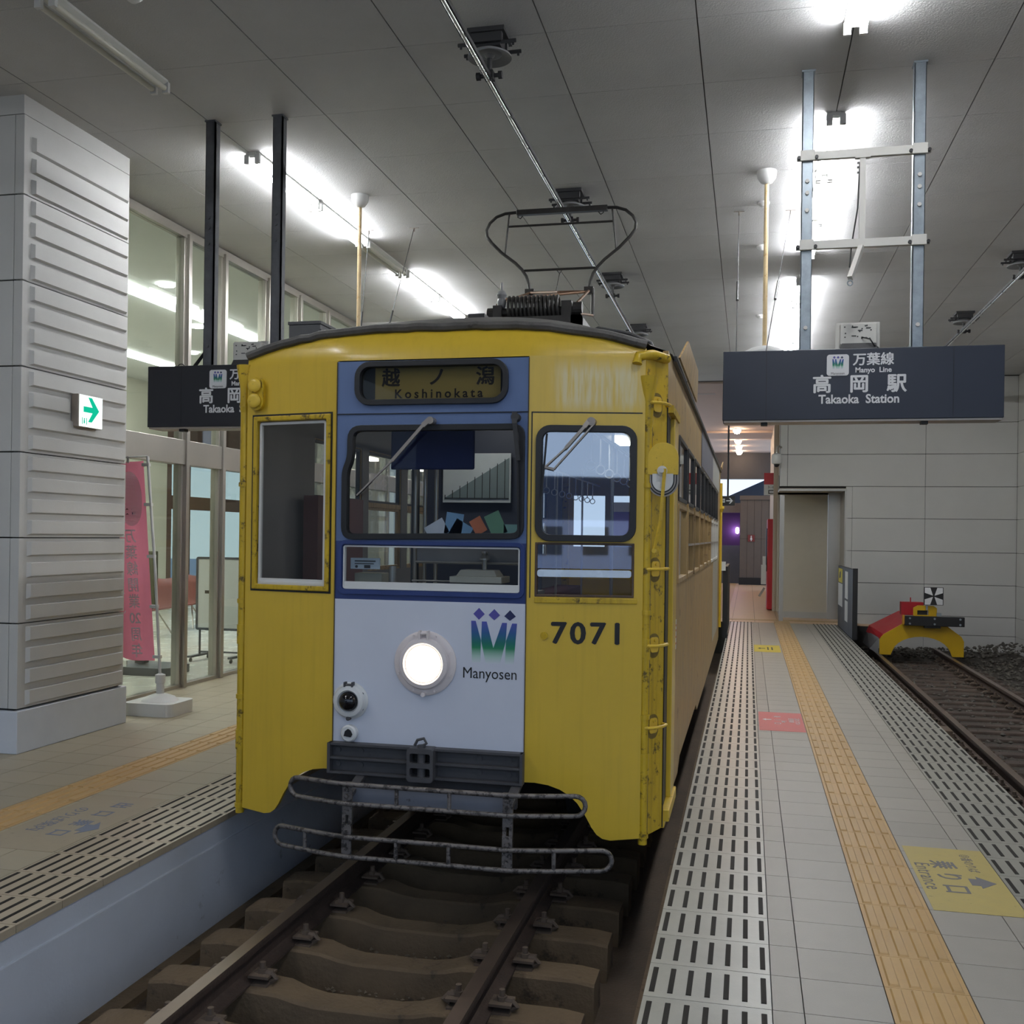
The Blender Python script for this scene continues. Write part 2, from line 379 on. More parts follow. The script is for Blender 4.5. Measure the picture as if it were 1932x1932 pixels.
def tactile_mesh(x0, x1, y0, y1):
    b = MB().box(x0, x1, y0, y1, -0.03, 0.0)
    wd = (x1-x0)/4
    for k in range(4):
        cx = x0+wd*(k+0.5); b.frus(cx-0.021, cx+0.021, y0+0.010, y1-0.014, 0.0, 0.0065, 0.0055)
    return b
def slab_mesh(x0, x1, y0, y1): return MB().box(x0, x1, y0, y1, -0.035, 0.0)
def strips(x0, x1, y0, y1, n=7, wd=0.020, ln=0.215, left=0.028):
    b = MB(); pitch = (x1-x0-2*left)/(n-1) if n > 1 else 0
    yc = (y0+y1)/2
    for k in range(n):
        cx = x0+left+pitch*k
        for q in (-0.0055, 0, 0.0055): b.box(cx+q-0.0022, cx+q+0.0022, yc-ln/2, yc+ln/2, -0.001, 0.0022)
        b.box(cx-wd/2, cx+wd/2, yc-ln/2-0.002, yc+ln/2+0.002, -0.001, 0.0008)
    return b
fll_name = ['']
def rows(parent, cols, y_first, n_single, y_end, pitch=0.3):
    LN = 0.255 if parent.name == fll_name[0] else 0.215
    for (kd, x0, x1, mt) in cols:
        y0 = y_first; g = 0.002
        if kd == 'tile': mk = lambda a, b: MB().box(x0+g, x1-g, a+g, b-g, -0.03, 0.0); nm = 'floor_tile'
        elif kd == 'tact': mk = lambda a, b: tactile_mesh(x0+g, x1-g, a+g*0.7, b-g*0.7); nm = 'tactile_tile'
        else: mk = lambda a, b: slab_mesh(x0+g, x1-g, a+g, b-g); nm = 'edge_slab'
        src = mk(y0, y0+pitch).obj(nm, mt, parent); ss = None
        if kd == 'slab':
            ss = strips(x0, x1, y0, y0+pitch, ln=LN).obj('grip_strips', m_strip, src); ss['kind'] = 'stuff'
        for k in range(1, n_single):
            c = put(src, (0, pitch*k, 0))
            if ss is not None: s2 = ss.copy(); COL.objects.link(s2); s2.parent = c
        rest = MB(); rs = MB(); y = y0+pitch*n_single
        while y < y_end-0.02:
            q = mk(y, min(y+pitch, y_end)); rest.add(q.v, q.f)
            if kd == 'slab': q = strips(x0, x1, y, y+pitch, ln=LN); rs.add(q.v, q.f)
            y += pitch
        if rest.v: rest.obj(nm, mt, parent, kind='stuff')
        if rs.v: rs.obj('grip_strips', m_strip, parent, kind='stuff')
# right platform (the camera stands on it)
fl = structure(MB().box(-0.335, 1.69, -3.0, 21.06, -0.95, -0.034), 'floor', m_pitwall)
RC = [('slab', -0.352, 0.104, m_slab), ('tile', 0.104, 0.213, m_tile), ('tile', 0.213, 0.513, m_tile), ('tact', 0.513, 0.815, m_tact),
      ('tile', 0.815, 1.118, m_tile), ('tile', 1.118, 1.236, m_tile), ('slab', 1.236, 1.700, m_slabD)]
rows(fl, RC, 3.16, 26, 21.06)
t = MB().box(-0.352, 1.70, -3.0, 3.158, -0.035, 0.0); t.obj('paving_slab', m_tile, fl)
# left platform
fll = structure(MB().box(-5.95, -2.975, -3.0, 21.06, -0.95, -0.034), 'floor', m_pitwall)
fll_name[0] = fll.name
LC = [('slab', -3.44, -2.965, m_slabL), ('tile', -3.67, -3.44, m_tileL), ('tile', -3.98, -3.67, m_tileL), ('tact', -4.285, -3.98, m_tact),
      ('tile', -4.59, -4.285, m_tileL), ('tile', -4.90, -4.59, m_tileL), ('tile', -5.215, -4.90, m_tileL), ('tile', -5.53, -5.215, m_tileL), ('tile', -5.85, -5.53, m_tileL)]
rows(fll, LC, 3.46, 26, 21.06)
t = MB().box(-5.95, -2.965, -3.0, 3.458, -0.035, 0.0); t.obj('paving_slab', m_tileL, fll)
t = MB().box(-2.975, -2.972, -3, 21, -0.153, -0.147).box(-2.978, -2.962, -3, 21, -0.62, -0.15); t.obj('plinth_course', m_pitwall, fll)
t = MB().box(-2.99, -2.955, -3, 21, -0.65, -0.632); t.obj('mortar_fillet', M('pale mortar', (150,146,138), 0.9, var=0.3, scale=20), fll)
fl['label'] = 'right platform between the two tracks'; fll['label'] = 'left platform in front of the waiting room'
# track pits
structure(MB().box(-2.98, -0.33, -6, 21.0, -0.95, -0.64), 'floor', m_pit)
# raised dusty kerbs along the pit walls
t = structure(MB().box(-2.96, -2.86, -3, 21, -0.65, -0.60).box(-0.50, -0.335, -3, 21, -0.65, -0.62), 'trim_1', m_conc)
structure(MB().box(1.68, 6.4, -6, 21.6, -0.95, -0.47), 'floor', M('dark ballast bed', (56,50,44), 0.95, var=0.35, scale=14, bump=1.0, bscale=30))

# ---------------------------------------------------------------- tracks
def rail_profile(cx, top, y0, y1):
    prof = [(-.0325,0),(.0325,0),(.0345,-.012),(.0325,-.036),(.009,-.046),(.009,-.112),(.022,-.122),(.064,-.134),(.064,-.145),(-.064,-.145),(-.064,-.134),(-.022,-.122),(-.009,-.112),(-.009,-.046),(-.0325,-.036),(-.0345,-.012)]
    b = MB(); n = len(prof)
    vs = [(cx+p[0], y0, top+p[1]) for p in prof]+[(cx+p[0], y1, top+p[1]) for p in prof]
    for i in range(n):
        b.cur = 1 if i == 0 else 0
        b.add([vs[i], vs[(i+1)%n], vs[n+(i+1)%n], vs[n+i]], [(0,3,2,1)])
    b.cur = 0; b.add(vs, [tuple(range(n)), tuple(range(2*n-1,n-1,-1))])
    return b
def sleeper(cx, cy, ztop, half=1.02, dip=0.045, hw=0.10, zb=-0.66):
    N = 22; vs = []; fs = []
    for i in range(N+1):
        x = -half+2*half*i/N; a = abs(x)
        k = max(0, min(1, (0.42-a)/0.22)); k = k*k*(3-2*k)
        zt = ztop-dip*k - (0.012 if a > half-0.02 else 0)
        w_ = hw-0.018*k
        vs += [(cx+x, cy-w_-0.02, zb), (cx+x, cy-w_, zt-0.012), (cx+x, cy-w_+0.012, zt), (cx+x, cy+w_-0.012, zt), (cx+x, cy+w_, zt-0.012), (cx+x, cy+w_+0.02, zb)]
    for i in range(N):
        for j in range(5): fs.append((i*6+j, (i+1)*6+j, (i+1)*6+j+1, i*6+j+1))
    fs += [tuple(range(5,-1,-1)), tuple(range(N*6, N*6+6))]
    return MB().add(vs, fs)
def clip_mesh(x, y, z, sgn):
    b = MB()
    b.box(x-0.045, x+0.045, y-0.05, y+0.05, z-0.004, z+0.008)
    b.tube([(x-0.05*sgn, y, z+0.028), (x-0.01*sgn, y, z+0.050), (x+0.045*sgn, y, z+0.047), (x+0.068*sgn, y, z+0.025), (x+0.04*sgn, y, z+0.008)], 0.014, 6)
    b.box(min(x-0.05*sgn, x+0.05*sgn), max(x-0.05*sgn, x+0.05*sgn), y-0.05, y+0.05, z+0.034, z+0.046)
    b.cyl((x, y, z+0.046), (x, y, z+0.066), 0.024, 6); b.cyl((x, y, z+0.066), (x, y, z+0.095), 0.014, 8)
    return b
def track(cx, rails, ztop, ys, smat, lab, y0, y1, zs, half, dip, hw, zb, n_clip=999):
    root = thing('railway_track', (cx, (y0+y1)/2, zb), lab, 'railway track')
    s0 = None
    for k, y in enumerate(ys):
        if s0 is None: s0 = sleeper(cx, y, zs, half, dip, hw, zb).obj('sleeper', smat, root, fix=True); yy0 = y
        else: put(s0, (0, y-yy0, 0))
    for r in rails: rail_profile(r, ztop, y0, y1).obj('rail', [m_rail, m_railtop], root, fix=True)
    c0 = None
    for k, y in enumerate(ys):
        if k > n_clip: break
        for r in rails:
            for sg in (-1, 1):
                x = r+sg*0.10
                if c0 is None: c0 = {}
                if sg not in c0: c0[sg] = (clip_mesh(x, y, zs, sg).obj('rail_clip', m_clip, root), x, y)
                else: put(c0[sg][0], (x-c0[sg][1], y-c0[sg][2], 0))
    return root
tr1 = track(-1.70, (-2.285, -1.135), -0.30, [2.04+0.482*k-0.96 for k in range(20)], m_conc, 'main track of two rusty rails on dusty concrete sleepers under the yellow tram', -2.0, 20.6, -0.443, 1.02, 0.045, 0.10, -0.66)
tr2 = track(2.78, (2.215, 3.345), -0.30, [6.5+0.42*k for k in range(31)], M('dark timber sleeper', (66,54,46), 0.85, var=0.35, scale=6, bump=0.4, rnd=0.25), 'empty track on the right ending at the yellow buffer stop', -2.0, 20.2, -0.443, 1.0, 0.0, 0.10, -0.5)
# loose stones along the concrete sleepers and by the wall
st = MB(); R = random.Random(3)
def pebble(b, x, y, z, r):
    vs = []; 
    for (i,j,k) in ((1,0,0),(-1,0,0),(0,1,0),(0,-1,0),(0,0,1),(0,0,-1)): vs.append((x+i*r*R.uniform(.6,1.3), y+j*r*R.uniform(.6,1.3), z+k*r*R.uniform(.4,.9)))
    b.add(vs, [(0,2,4),(2,1,4),(1,3,4),(3,0,4),(2,0,5),(1,2,5),(3,1,5),(0,3,5)])
for k in range(10):
    yb = 2.04+0.482*k-0.96+0.482-0.125
    for q in range(46): pebble(st, R.uniform(-2.15,-1.25), yb+R.gauss(-0.01,0.02), -0.64+R.uniform(0,0.05), R.uniform(0.006,0.018))
tag(st.obj('gravel', M('brown gravel', (96,84,68), 0.9, var=0.3)), 'brown gravel lying between the concrete sleepers', 'gravel')['kind'] = 'stuff'
st = MB()
for q in range(5200):
    x = R.uniform(1.74, 4.95); y = R.uniform(6.5, 21.3)
    if 2.15 < x < 3.42 and y < 18: 
        if R.random() < 0.6: continue
    pebble(st, x, y, -0.47+R.uniform(0,0.02)+(0.16*max(0,(x-3.9)) if x > 3.9 else 0)+ (0.05 if y>19.5 else 0), R.uniform(0.018,0.045))
tag(st.obj('gravel', M('grey ballast', (84,80,74), 0.95, var=0.4, scale=20)), 'grey ballast stones around the empty right track', 'gravel')['kind'] = 'stuff'

# ---------------------------------------------------------------- left pillar with slats
wl = structure(MB().box(-7.6, -5.275, 6.63, 7.92, 0.0, CZ+0.01), 'wall_left', m_dark, origin=(-6.4,7.3,0))
MB().box(-7.6, -5.215, 6.59, 7.96, 0.0, 0.315).obj('plinth', m_plinth, wl, bevel=0.006)
MB().box(-7.6, -5.24, 6.61, 7.94, 4.72, CZ).obj('top_band', m_col, wl)
zs = [0.325+0.634*k for k in range(8)]
for k in range(7):
    za, zb_ = zs[k], min(zs[k+1], 4.72)
    for (xa, xb) in ((-5.31,-5.235), (-5.93,-5.315), (-6.6,-5.935), (-7.3,-6.605)):
        MB().box(xa, xb, 6.61, 6.66, za+0.005, zb_-0.005).obj('wall_panel', m_col, wl, bevel=0.003)
    MB().box(-5.30, -5.24, 6.62, 7.94, za+0.004, zb_-0.004).obj('wall_panel', m_col, wl)
def slat(z, y0=6.70, y1=7.915, h=0.112):
    a, b = 0.0, 0.028
    vs = [(-5.24,y0,z),(-5.24,y1,z),(-5.24,y1,z+h),(-5.24,y0,z+h),(-5.215,y0+0.022,z+0.012),(-5.215,y1-0.022,z+0.012),(-5.215,y1-0.022,z+h-0.004),(-5.215,y0+0.022,z+h-0.004)]
    return MB().add(vs, [(0,3,2,1),(4,5,6,7),(0,1,5,4),(1,2,6,5),(2,3,7,6),(3,0,4,7)])
s0 = slat(0.345).obj('slat', m_col, wl, fix=True)
for k in range(1, 27):
    if k == 14: 
        a = slat(0.345+0.1585*14, 6.70, 7.17).obj('slat', m_col, wl, fix=True); a = slat(0.345+0.1585*14, 7.50, 7.915).obj('slat', m_col, wl, fix=True); continue
    put(s0, (0,0,0.1585*k))
# exit direction lamp on the pillar
e = thing('exit_sign', (-5.22,7.34,2.46), 'lit white exit sign with green arrow on the slatted pillar', 'exit sign')
MB().box(-5.235, -5.17, 7.19, 7.49, 2.475, 2.735).obj('housing', m_alum, e, bevel=0.004)
MB().box(-5.171, -5.160, 7.20, 7.485, 2.48, 2.73).obj('lit_panel', EM('exit panel glow', (236,250,248), 1.3), e)
mg = EM('exit green', (20,190,150), 0.9)
ar = [(7.24,2.595),(7.355,2.595),(7.30,2.52),(7.345,2.52),(7.44,2.618),(7.345,2.716),(7.30,2.716),(7.355,2.64),(7.24,2.64)]
MB().plate(ar, [], YZ(-5.160), 0, 0.002).obj('arrow', mg, e)
MB().box(-5.160, -5.158, 7.222, 7.229, 2.497, 2.55).box(-5.160, -5.158, 7.276, 7.283, 2.497, 2.55).cyl((-5.160,7.252,2.54),(-5.158,7.252,2.54),0.007,8).box(-5.160,-5.158,7.244,7.258,2.505,2.532).obj('pictogram', mg, e)

# ---------------------------------------------------------------- glass front of the waiting room, X = -5.88
wf = structure(MB().box(-5.93, -5.83, 7.9, 21.5, -0.04, 0.035).box(-5.93, -5.83, 7.9, 21.5, 4.76, 4.85), 'window_1', m_alu, origin=(-5.88,14,0))
MB().box(-5.95, -5.82, 7.9, 21.5, 2.36, 2.62).obj('transom', m_alu, wf, bevel=0.004)
muls = [8.50, 9.92, 10.70, 11.80, 12.72, 13.66, 14.9, 16.2, 17.5, 18.8, 20.1]
for k, y in enumerate(muls):
    MB().box(-5.96, -5.80, y-0.030, y+0.030, 0.0, 4.80).box(-5.92, -5.84, y-0.065, y-0.03, 0.03, 4.78).obj('mullion', m_alu, wf, bevel=0.004)
yy = [7.9]+muls+[21.4]
for a, b in zip(yy[:-1], yy[1:]):
    for (za, zb_) in ((0.035,2.36),(2.62,4.76)): MB().box(-5.884, -5.876, a+0.03, b-0.06, za, zb_).obj('pane', m_glassf, wf)
# grey post outside the glass
# waiting room shell
structure(MB().box(-13.0, -5.95, 7.6, 27, -0.3, 0.0), 'floor', m_roomfl)
structure(MB().box(-13.0, -5.95, 7.0, 27, 4.82, 4.86), 'ceiling', M('room ceiling', (226,228,226), 0.8, var=0.02))
structure(MB().box(-13.0, -7.62, 26.8, 27, 0, 4.82), 'wall_back', m_cream)
structure(MB().box(-13.0, -5.96, 7.65, 7.75, 0, 4.82), 'wall_front', m_cream)
structure(MB().box(-7.7, -7.62, 21.6, 26.8, 0, 4.82), 'wall_side', m_cream)
structure(MB().box(-12.7, -12.5, 7.6, 20.5, 0, 4.82), 'wall_side', m_cream)
m_brf = M('brown window frame', (112,86,76), 0.5)
w2 = structure(MB().box(-12.7, -12.55, 20.5, 26.8, -0.02, 0.06).box(-12.7, -12.55, 20.5, 26.8, 2.15, 2.45).box(-12.7, -12.55, 20.5, 26.8, 3.6, 4.82), 'window_2', m_brf, origin=(-12.6,23,0))
ys_ = [20.6, 21.4, 22.9, 24.4, 25.9, 26.8]
for y in ys_: MB().box(-12.7, -12.5, y-0.09, y+0.09, 0, 4.4).obj('mullion', m_brf, w2)
for a, b in zip(ys_[:-1], ys_[1:]): MB().box(-12.63, -12.62, a+0.09, b-0.09, 0.06, 3.6).obj('pane', m_glassf, w2)
# street outside: pale kerbs and a pale building far off
structure(MB().box(-40, -13.5, -12, 60, -0.3, -0.12), 'floor', M('wet street', (140,156,176), 0.5, var=0.25, scale=0.7))
bd = thing('building', (-34,16,-0.12), 'pale building across the street behind the waiting room', 'building')
MB().box(-38, -34, -8, 50, -0.12, 7.0).obj('wall', M('far facade', (168,182,198), 0.8, var=0.2, scale=0.3), bd)
for k in range(14):
    MB().box(-34.06, -33.98, -6+4*k, -3.4+4*k, 0.9, 2.4).obj('window', m_grayp, bd); MB().box(-34.06, -33.98, -6+4*k, -3.4+4*k, 3.9, 5.4).obj('window', m_grayp, bd)
# room ceiling lamps
r0 = tag(MB().box(-7.98, -7.78, 7.9, 18.2, 4.77, 4.82).obj('ceiling_light', m_roomlamp), 'long white strip light in the waiting room ceiling', 'ceiling light')
tag(MB().box(-10.9, -10.7, 8.2, 18.2, 4.77, 4.82).obj('ceiling_light', m_roomlamp), 'second strip light deep in the waiting room, far from the glass', 'ceiling light')
for k, (x, y) in enumerate(((-7.3,11.9),(-8.3,14.4),(-9.6,16.5))):
    o = tag(MB().cyl((x,y,4.79),(x,y,4.82),0.10,20).obj('downlight', m_roomlamp), ('round downlight beside the strip light, nearest to the pillar','round downlight seen right of the first steel mullion','round downlight above the left end of the black sign')[k], 'downlight')

# ---------------------------------------------------------------- back wall, Y = 21.5
WY = 21.5
wb = structure(MB().box(0.60, 5.1, WY+0.03, WY+0.25, 2.66, CZ+0.01).box(1.88, 5.1, WY+0.03, WY+0.25, -0.9, 2.66), 'wall_back', m_dark, origin=(3,WY,0))
zj = [-0.62, -0.16, 0.20, 0.815, 1.445, 2.09, 2.72, 3.36, 3.97, CZ]
for k in range(len(zj)-1):
    for (xa, xb) in ((0.60,0.75),(0.75,3.36),(3.36,5.02)):
        if zj[k] < 2.6 and xa < 1.8:
            if xa < 0.7: continue
            if xa > 0.74: 
                for (p, q) in ((1.88,2.00),(2.00,3.36)): MB().box(p+0.002, q-0.002, WY, WY+0.04, zj[k]+0.004, zj[k+1]-0.004).obj('wall_panel', m_wall, wb, bevel=0.004)
            continue
        MB().box(xa+0.003, xb-0.003, WY, WY+0.04, zj[k]+0.004, zj[k+1]-0.004).obj('wall_panel', m_wall, wb, bevel=0.004)
wr = structure(MB().box(5.06, 5.4, 2, 21.7, -0.9, CZ+0.01), 'wall_right', m_dark, origin=(5.2,12,0))
for k in range(len(zj)-1):
    for j in range(7): MB().box(5.02, 5.07, 21.5-2.7*(j+1)+0.004, 21.5-2.7*j-0.004, zj[k]+0.004, zj[k+1]-0.004).obj('wall_panel', m_wall, wr)
# recess in the wall (lift lobby), Y 21.5..22.7
m_beige = M('beige lobby panel', (186,178,162), 0.5, var=0.03)
d1 = structure(MB().box(0.60, 1.62, 22.62, 22.7, 0.12, 2.7).box(0.60, 1.95, 22.62, 22.72, 2.6, 3.0), 'door_1', m_beige, origin=(1.2,22.6,0))
MB().box(0.64, 1.62, 22.60, 22.63, 0, 0.13).obj('skirting', m_alu, d1)
MB().box(1.62, 1.90, 22.5, 22.6, 0, 2.66).obj('door_jamb', m_alu, d1); MB().box(1.86, 1.92, 21.52, 22.6, 0, 2.66).obj('door_jamb', m_alu, d1)
MB().box(0.62, 0.70, 21.56, 21.70, 0, 2.55).obj('door_jamb', m_alu, d1)
MB().box(0.60, 1.92, 21.52, 22.6, 2.64, 2.68).obj('soffit', m_beige, d1)
MB().box(0.60, 1.90, 21.49, 21.53, 2.63, 2.665).obj('door_head', m_alu, d1)
# corridor beyond
m_corr = M('beige corridor wall', (186,172,156), 0.6, var=0.03)
structure(MB().box(0.66, 0.9, 22.75, 34, 0, CZ), 'wall_right', m_corr)
structure(MB().box(0.55, 0.66, 24.45, 24.6, 0, CZ), 'trim_3', m_corr)
cc = structure(MB().box(-7.6, 0.9, 21.62, 31.2, CZ-0.03, CZ+0.2).box(-7.6, 2, 31.2, 33.1, CZ-0.09, CZ+0.2).box(-7.6, 2, 33.1, 39.4, CZ-0.03, CZ+0.2), 'ceiling', M('corridor ceiling', (196,178,168), 0.8, var=0.03))  # pink of the warm downlights is put into the ceiling colour
MB().box(-1.35, -0.75, 23.0, 23.25, CZ-0.034, CZ-0.03).obj('air_grille', m_alum, cc)
structure(MB().box(-7.6, 1.2, 39.2, 39.5, 3.86, CZ+0.1), 'trim_4', M('dark beam', (70,70,74), 0.6))
structure(MB().box(-7.6, 1.0, 39.6, 39.9, 4.15, 4.3), 'trim_5', m_alum)
bk = structure(MB().box(-0.30, 1.2, 38.1, 38.3, 0.25, 3.05), 'wall_back', m_dark, origin=(0.4,38,0))
for k in range(6):
    for j in range(2): MB().box(-0.30+0.25*k+0.004, -0.05+0.25*k-0.004, 38.06, 38.12, 0.25+1.4*j+0.004, 1.65+1.4*j-0.004).obj('wall_panel', m_brown, bk)
MB().box(-0.32, 1.2, 38.02, 38.12, 0, 0.25).obj('skirting', m_black, bk); MB().box(-0.32, 1.2, 38.0, 38.3, 3.05, 3.2).obj('top_band', m_brown, bk)
structure(MB().box(-5, -0.30, 39.0, 39.2, 1.4, 2.55).box(-5,-0.3,39.0,39.2,2.55,2.6), 'wall_back', m_purple)
structure(MB().box(-5, -0.30, 39.0, 39.2, 0, 1.4), 'wall_back', m_grayp)
structure(MB().box(-5, -0.28, 38.7, 39.2, 2.6, 2.95), 'trim_6', M('grey door head', (104,96,92), 0.5))
# sloping roof edge outside against the sky
structure(MB().plate([(-1.6,2.9),(1.6,4.35),(1.6,2.9)], [], XZ(40.5), 0, 0.3), 'trim_7', M('dark outside roof', (62,70,84), 0.7))
lw = thing('wall_lamp', (-0.36,38.9,1.85), 'glowing oval lamp on the purple wall', 'lamp')
MB().lathe([(0.001,-0.02),(0.05,0),(0.07,0.1),(0.05,0.2),(0.001,0.22)], (-0.40,38.9,1.85), n=14).obj('lamp_shade', EM('violet lamp', (240,210,255), 14), lw, smooth=True)
ld = bpy.data.lights.new('wall_lamp_light', 'POINT'); ld.energy = 5; ld.color = (0.75,0.45,1.0); ld.shadow_soft_size = 0.08; lo = bpy.data.objects.new('wall_lamp_light', ld); COL.objects.link(lo); lo.location = (-0.5,38.75,1.95)
rs = thing('toilet_sign', (0.1,38.05,1.55), 'small dark red toilet sign on the brown tiled wall', 'sign')
MB().box(-0.02, 0.22, 38.03, 38.06, 1.55, 1.79).obj('sign_plate', M('dull red', (120,52,50), 0.5), rs)
MB().cyl((0.10,38.03,1.74),(0.10,38.02,1.74),0.022,10).plate([(0.06,1.62),(0.14,1.62),(0.12,1.71),(0.08,1.71)], [], XZ(38.03), -0.01, 0).box(0.085,0.115,38.02,38.03,1.57,1.62).obj('pictogram', m_paperw, rs)
# row of corridor downlights
for k, y in enumerate((30.6, 33.9, 36.2, 38.3)):
    z = CZ-0.03
    o = thing('downlight', (-0.36,y,z-0.06), ('warm globe downlight in the corridor ceiling, nearest of the row','warm globe downlight, second of the corridor row','warm globe downlight, third of the corridor row','warm globe downlight at the far end of the corridor row')[k], 'downlight', 'corridor downlights')
    MB().lathe([(0.001,-0.15),(0.07,-0.13),(0.11,-0.06),(0.11,0.0)], (-0.36,y,z), n=14).obj('globe', m_down, o, smooth=True)
    MB().cyl((-0.36,y,z),(-0.36,y,z-0.02),0.13,16).obj('collar', m_whitepl, o)
# ================================================================ THE TRAM
X0 = -1.66
T = thing('tram', (X0, 10.8, -0.30), 'old yellow, blue and white tram number 7071 standing at the platform', 'tram')
def yl(u): return 5.28+(-2.195-u)*0.2017
def yr(u): return 5.28+(u+1.127)*0.2010
def yf(u): return yl(u) if u < -2.195 else (yr(u) if u > -1.127 else 5.28)
TL = lambda u,v,w: (u, yl(u)+w, v)
TR = lambda u,v,w: (u, yr(u)+w, v)
TC = XZ(5.28)
TF = lambda u,v,w: (u, yf(u)+w, v)
def inset(p, d):
    n = len(p); out = []
    ar = sum(p[i][0]*p[(i+1)%n][1]-p[(i+1)%n][0]*p[i][1] for i in range(n)); sg = 1 if ar > 0 else -1
    for i in range(n):
        a, b, c = Vector(p[i-1]), Vector(p[i]), Vector(p[(i+1)%n])
        e1, e2 = (b-a).normalized(), (c-b).normalized()
        n1, n2 = Vector((-e1.y, e1.x))*sg, Vector((-e2.y, e2.x))*sg
        m = (n1+n2); m = m/max(0.2, m.dot(n1)) if m.length > 1e-6 else n1
        q = b+m*d; out.append((q.x, q.y))
    return out
def roundp(p, rs, n=5):
    out = []; k = len(p)
    for i in range(k):
        a, b, c = Vector(p[i-1]), Vector(p[i]), Vector(p[(i+1)%k]); r = rs[i] if isinstance(rs, (list,tuple)) else rs
        d1, d2 = (a-b).normalized(), (c-b).normalized(); r = min(r, (a-b).length*0.49, (c-b).length*0.49)
        p1, p2 = b+d1*r, b+d2*r
        for j in range(n+1):
            t = j/n; q = p1*(1-t)**2+b*2*t*(1-t)+p2*t*t; out.append((q.x, q.y))
    return out
def ring(outl, wd, TT, t0, t1, name, mat, par, bevel=0.006):
    return MB().plate(outl, [inset(outl, wd)], TT, t0, t1).obj(name, mat, par, bevel=bevel, smooth=False)
# --- centre front
ws = roundp([(-2.158,1.625),(-1.143,1.640),(-1.143,2.245),(-2.128,2.245),(-2.128,2.07),(-2.158,2.00)], [0.07,0.07,0.07,0.08,0.05,0.05])
dest = rrect(-2.090, 2.352, -1.236, 2.588, 0.085)
low = rrect(-2.155, 1.352, -1.158, 1.600, 0.02)
MB().plate(rect(-2.195,0.37,-1.127,1.302), [], TC, 0, 0.03).obj('front_panel', m_white, T)
MB().plate(rect(-2.195,1.302,-1.127,1.618), [inset(low,0.006)], TC, 0, 0.03).obj('front_panel', m_navy, T)['label'] = 'navy panel round the lower front window'
MB().plate(rect(-2.195,1.618,-1.127,2.592), [inset(ws,0.02), inset(dest,0.02)], TC, 0, 0.03).obj('front_panel', m_blue, T)['label'] = 'blue panel round the windscreen and destination sign'
for x_ in (-2.195,-1.127): MB().box(x_-0.0022,x_+0.0022,5.275,5.285,0.375,2.59).obj('panel_seam', M('seam grime', (80,66,40), 0.8), T)  # grime along the joints between the front panels
MB().box(-2.195,-1.127,5.274,5.281,2.304,2.309).obj('panel_seam', m_black, T)
bz = MB().plate(inset(low,-0.022), [low], TC, -0.010, 0.01); bz.obj('window_surround', m_navy, T, bevel=0.003)
wsf = ring(ws, 0.032, TC, -0.018, 0.03, 'windscreen_seal', m_rubber, T, 0.010)
MB().plate(inset(ws,0.025), [], TC, 0.006, 0.010).obj('windscreen', m_glassd, T)
lw_ = ring(inset(low,0.004), 0.010, TC, 0.0, 0.03, 'lower_window_frame', m_whitepl, T, 0.002)
MB().plate(inset(low,0.012), [], TC, 0.018, 0.021).obj('pane', m_glassd, lw_)
MB().plate(rrect(-2.148,1.358,-1.165,1.398,0.012), [], TC, 0.002, 0.02).obj('bottom_rail', m_whitepl, lw_, bevel=0.003)
df = ring(dest, 0.030, TC, -0.020, 0.03, 'destination_frame', m_rubber, T, 0.011)
MB().plate(inset(dest,0.025), [], TC, 0.008, 0.011).obj('pane', GL('sign glass', (215,215,212), 0.03), df)
MB().plate(rect(-2.06,2.36,-1.26,2.58), [], TC, 0.045, 0.05).obj('roller_case', M('dark roller case', (88,90,92), 0.6), df)
MB().plate(rect(-1.990,2.372,-1.288,2.570), [], TC, 0.034, 0.038).obj('destination_blind', M('aged yellow blind', (232,204,120), 0.6, var=0.06, scale=3), df)
m_blk2 = M('blind lettering', (70,60,48), 0.6)
for s_, x_ in (('越',-1.900),('ノ',-1.640),('潟',-1.372)): text('destination_text', s_, 0.105, m_blk2, df, (x_,5.313,2.498), (1,0,0), (0,0,1), heavy=0.0028)
text('destination_text', 'Koshinokata', 0.068, m_blk2, df, (-1.632,5.313,2.414), (1,0,0), (0,0,1), bold=0.0012, spacing=1.45)
# --- side facets of the front
archL = [(-2.195,0.371),(-2.25,0.370),(-2.32,0.358),(-2.38,0.336),(-2.43,0.305),(-2.47,0.266),(-2.51,0.205),(-2.545,0.140),(-2.57,0.105),(-2.60,0.084),(-2.64,0.076),(-2.79,0.090)]
archR = [(-(x)-3.322, z) for x,z in archL]
wl_ = rect(-2.742,1.338,-2.232,2.312)
MB().plate([(-2.79,2.60),(-2.195,2.60)]+archL, [inset(wl_,0.02)], TL, 0, 0.03).obj('front_panel', m_yel, T)['label'] = 'yellow left front panel with a tall window'
f = ring(wl_, 0.028, TL, -0.014, 0.03, 'window_surround', m_yelw, T, 0.006)
MB().plate(inset(wl_,-0.010), [wl_], TL, -0.003, 0.0).obj('seam', m_black, f)
f2 = ring(roundp(inset(wl_,0.034), 0.02), 0.014, TL, 0.008, 0.035, 'window_frame', m_whitepl, f, 0.002)
MB().plate(rect(-2.71,1.366,-2.264,1.400), [], TL, 0.010, 0.03).obj('bottom_rail', m_whitepl, f)
MB().plate(inset(wl_,0.040), [], TL, 0.020, 0.023).obj('pane', m_glassd, f)
wr1 = rrect(-1.085,1.632,-0.570,2.238,0.075)
wr2 = rect(-1.085,1.342,-0.578,1.626)
MB().plate([(-1.127,2.60),(-0.532,2.60)]+archR[::-1], [inset(wr1,0.02), inset(wr2,0.01)], TR, 0, 0.03).obj('front_panel', m_yelb, T)['label'] = 'yellow right front panel with two windows and the number 7071'
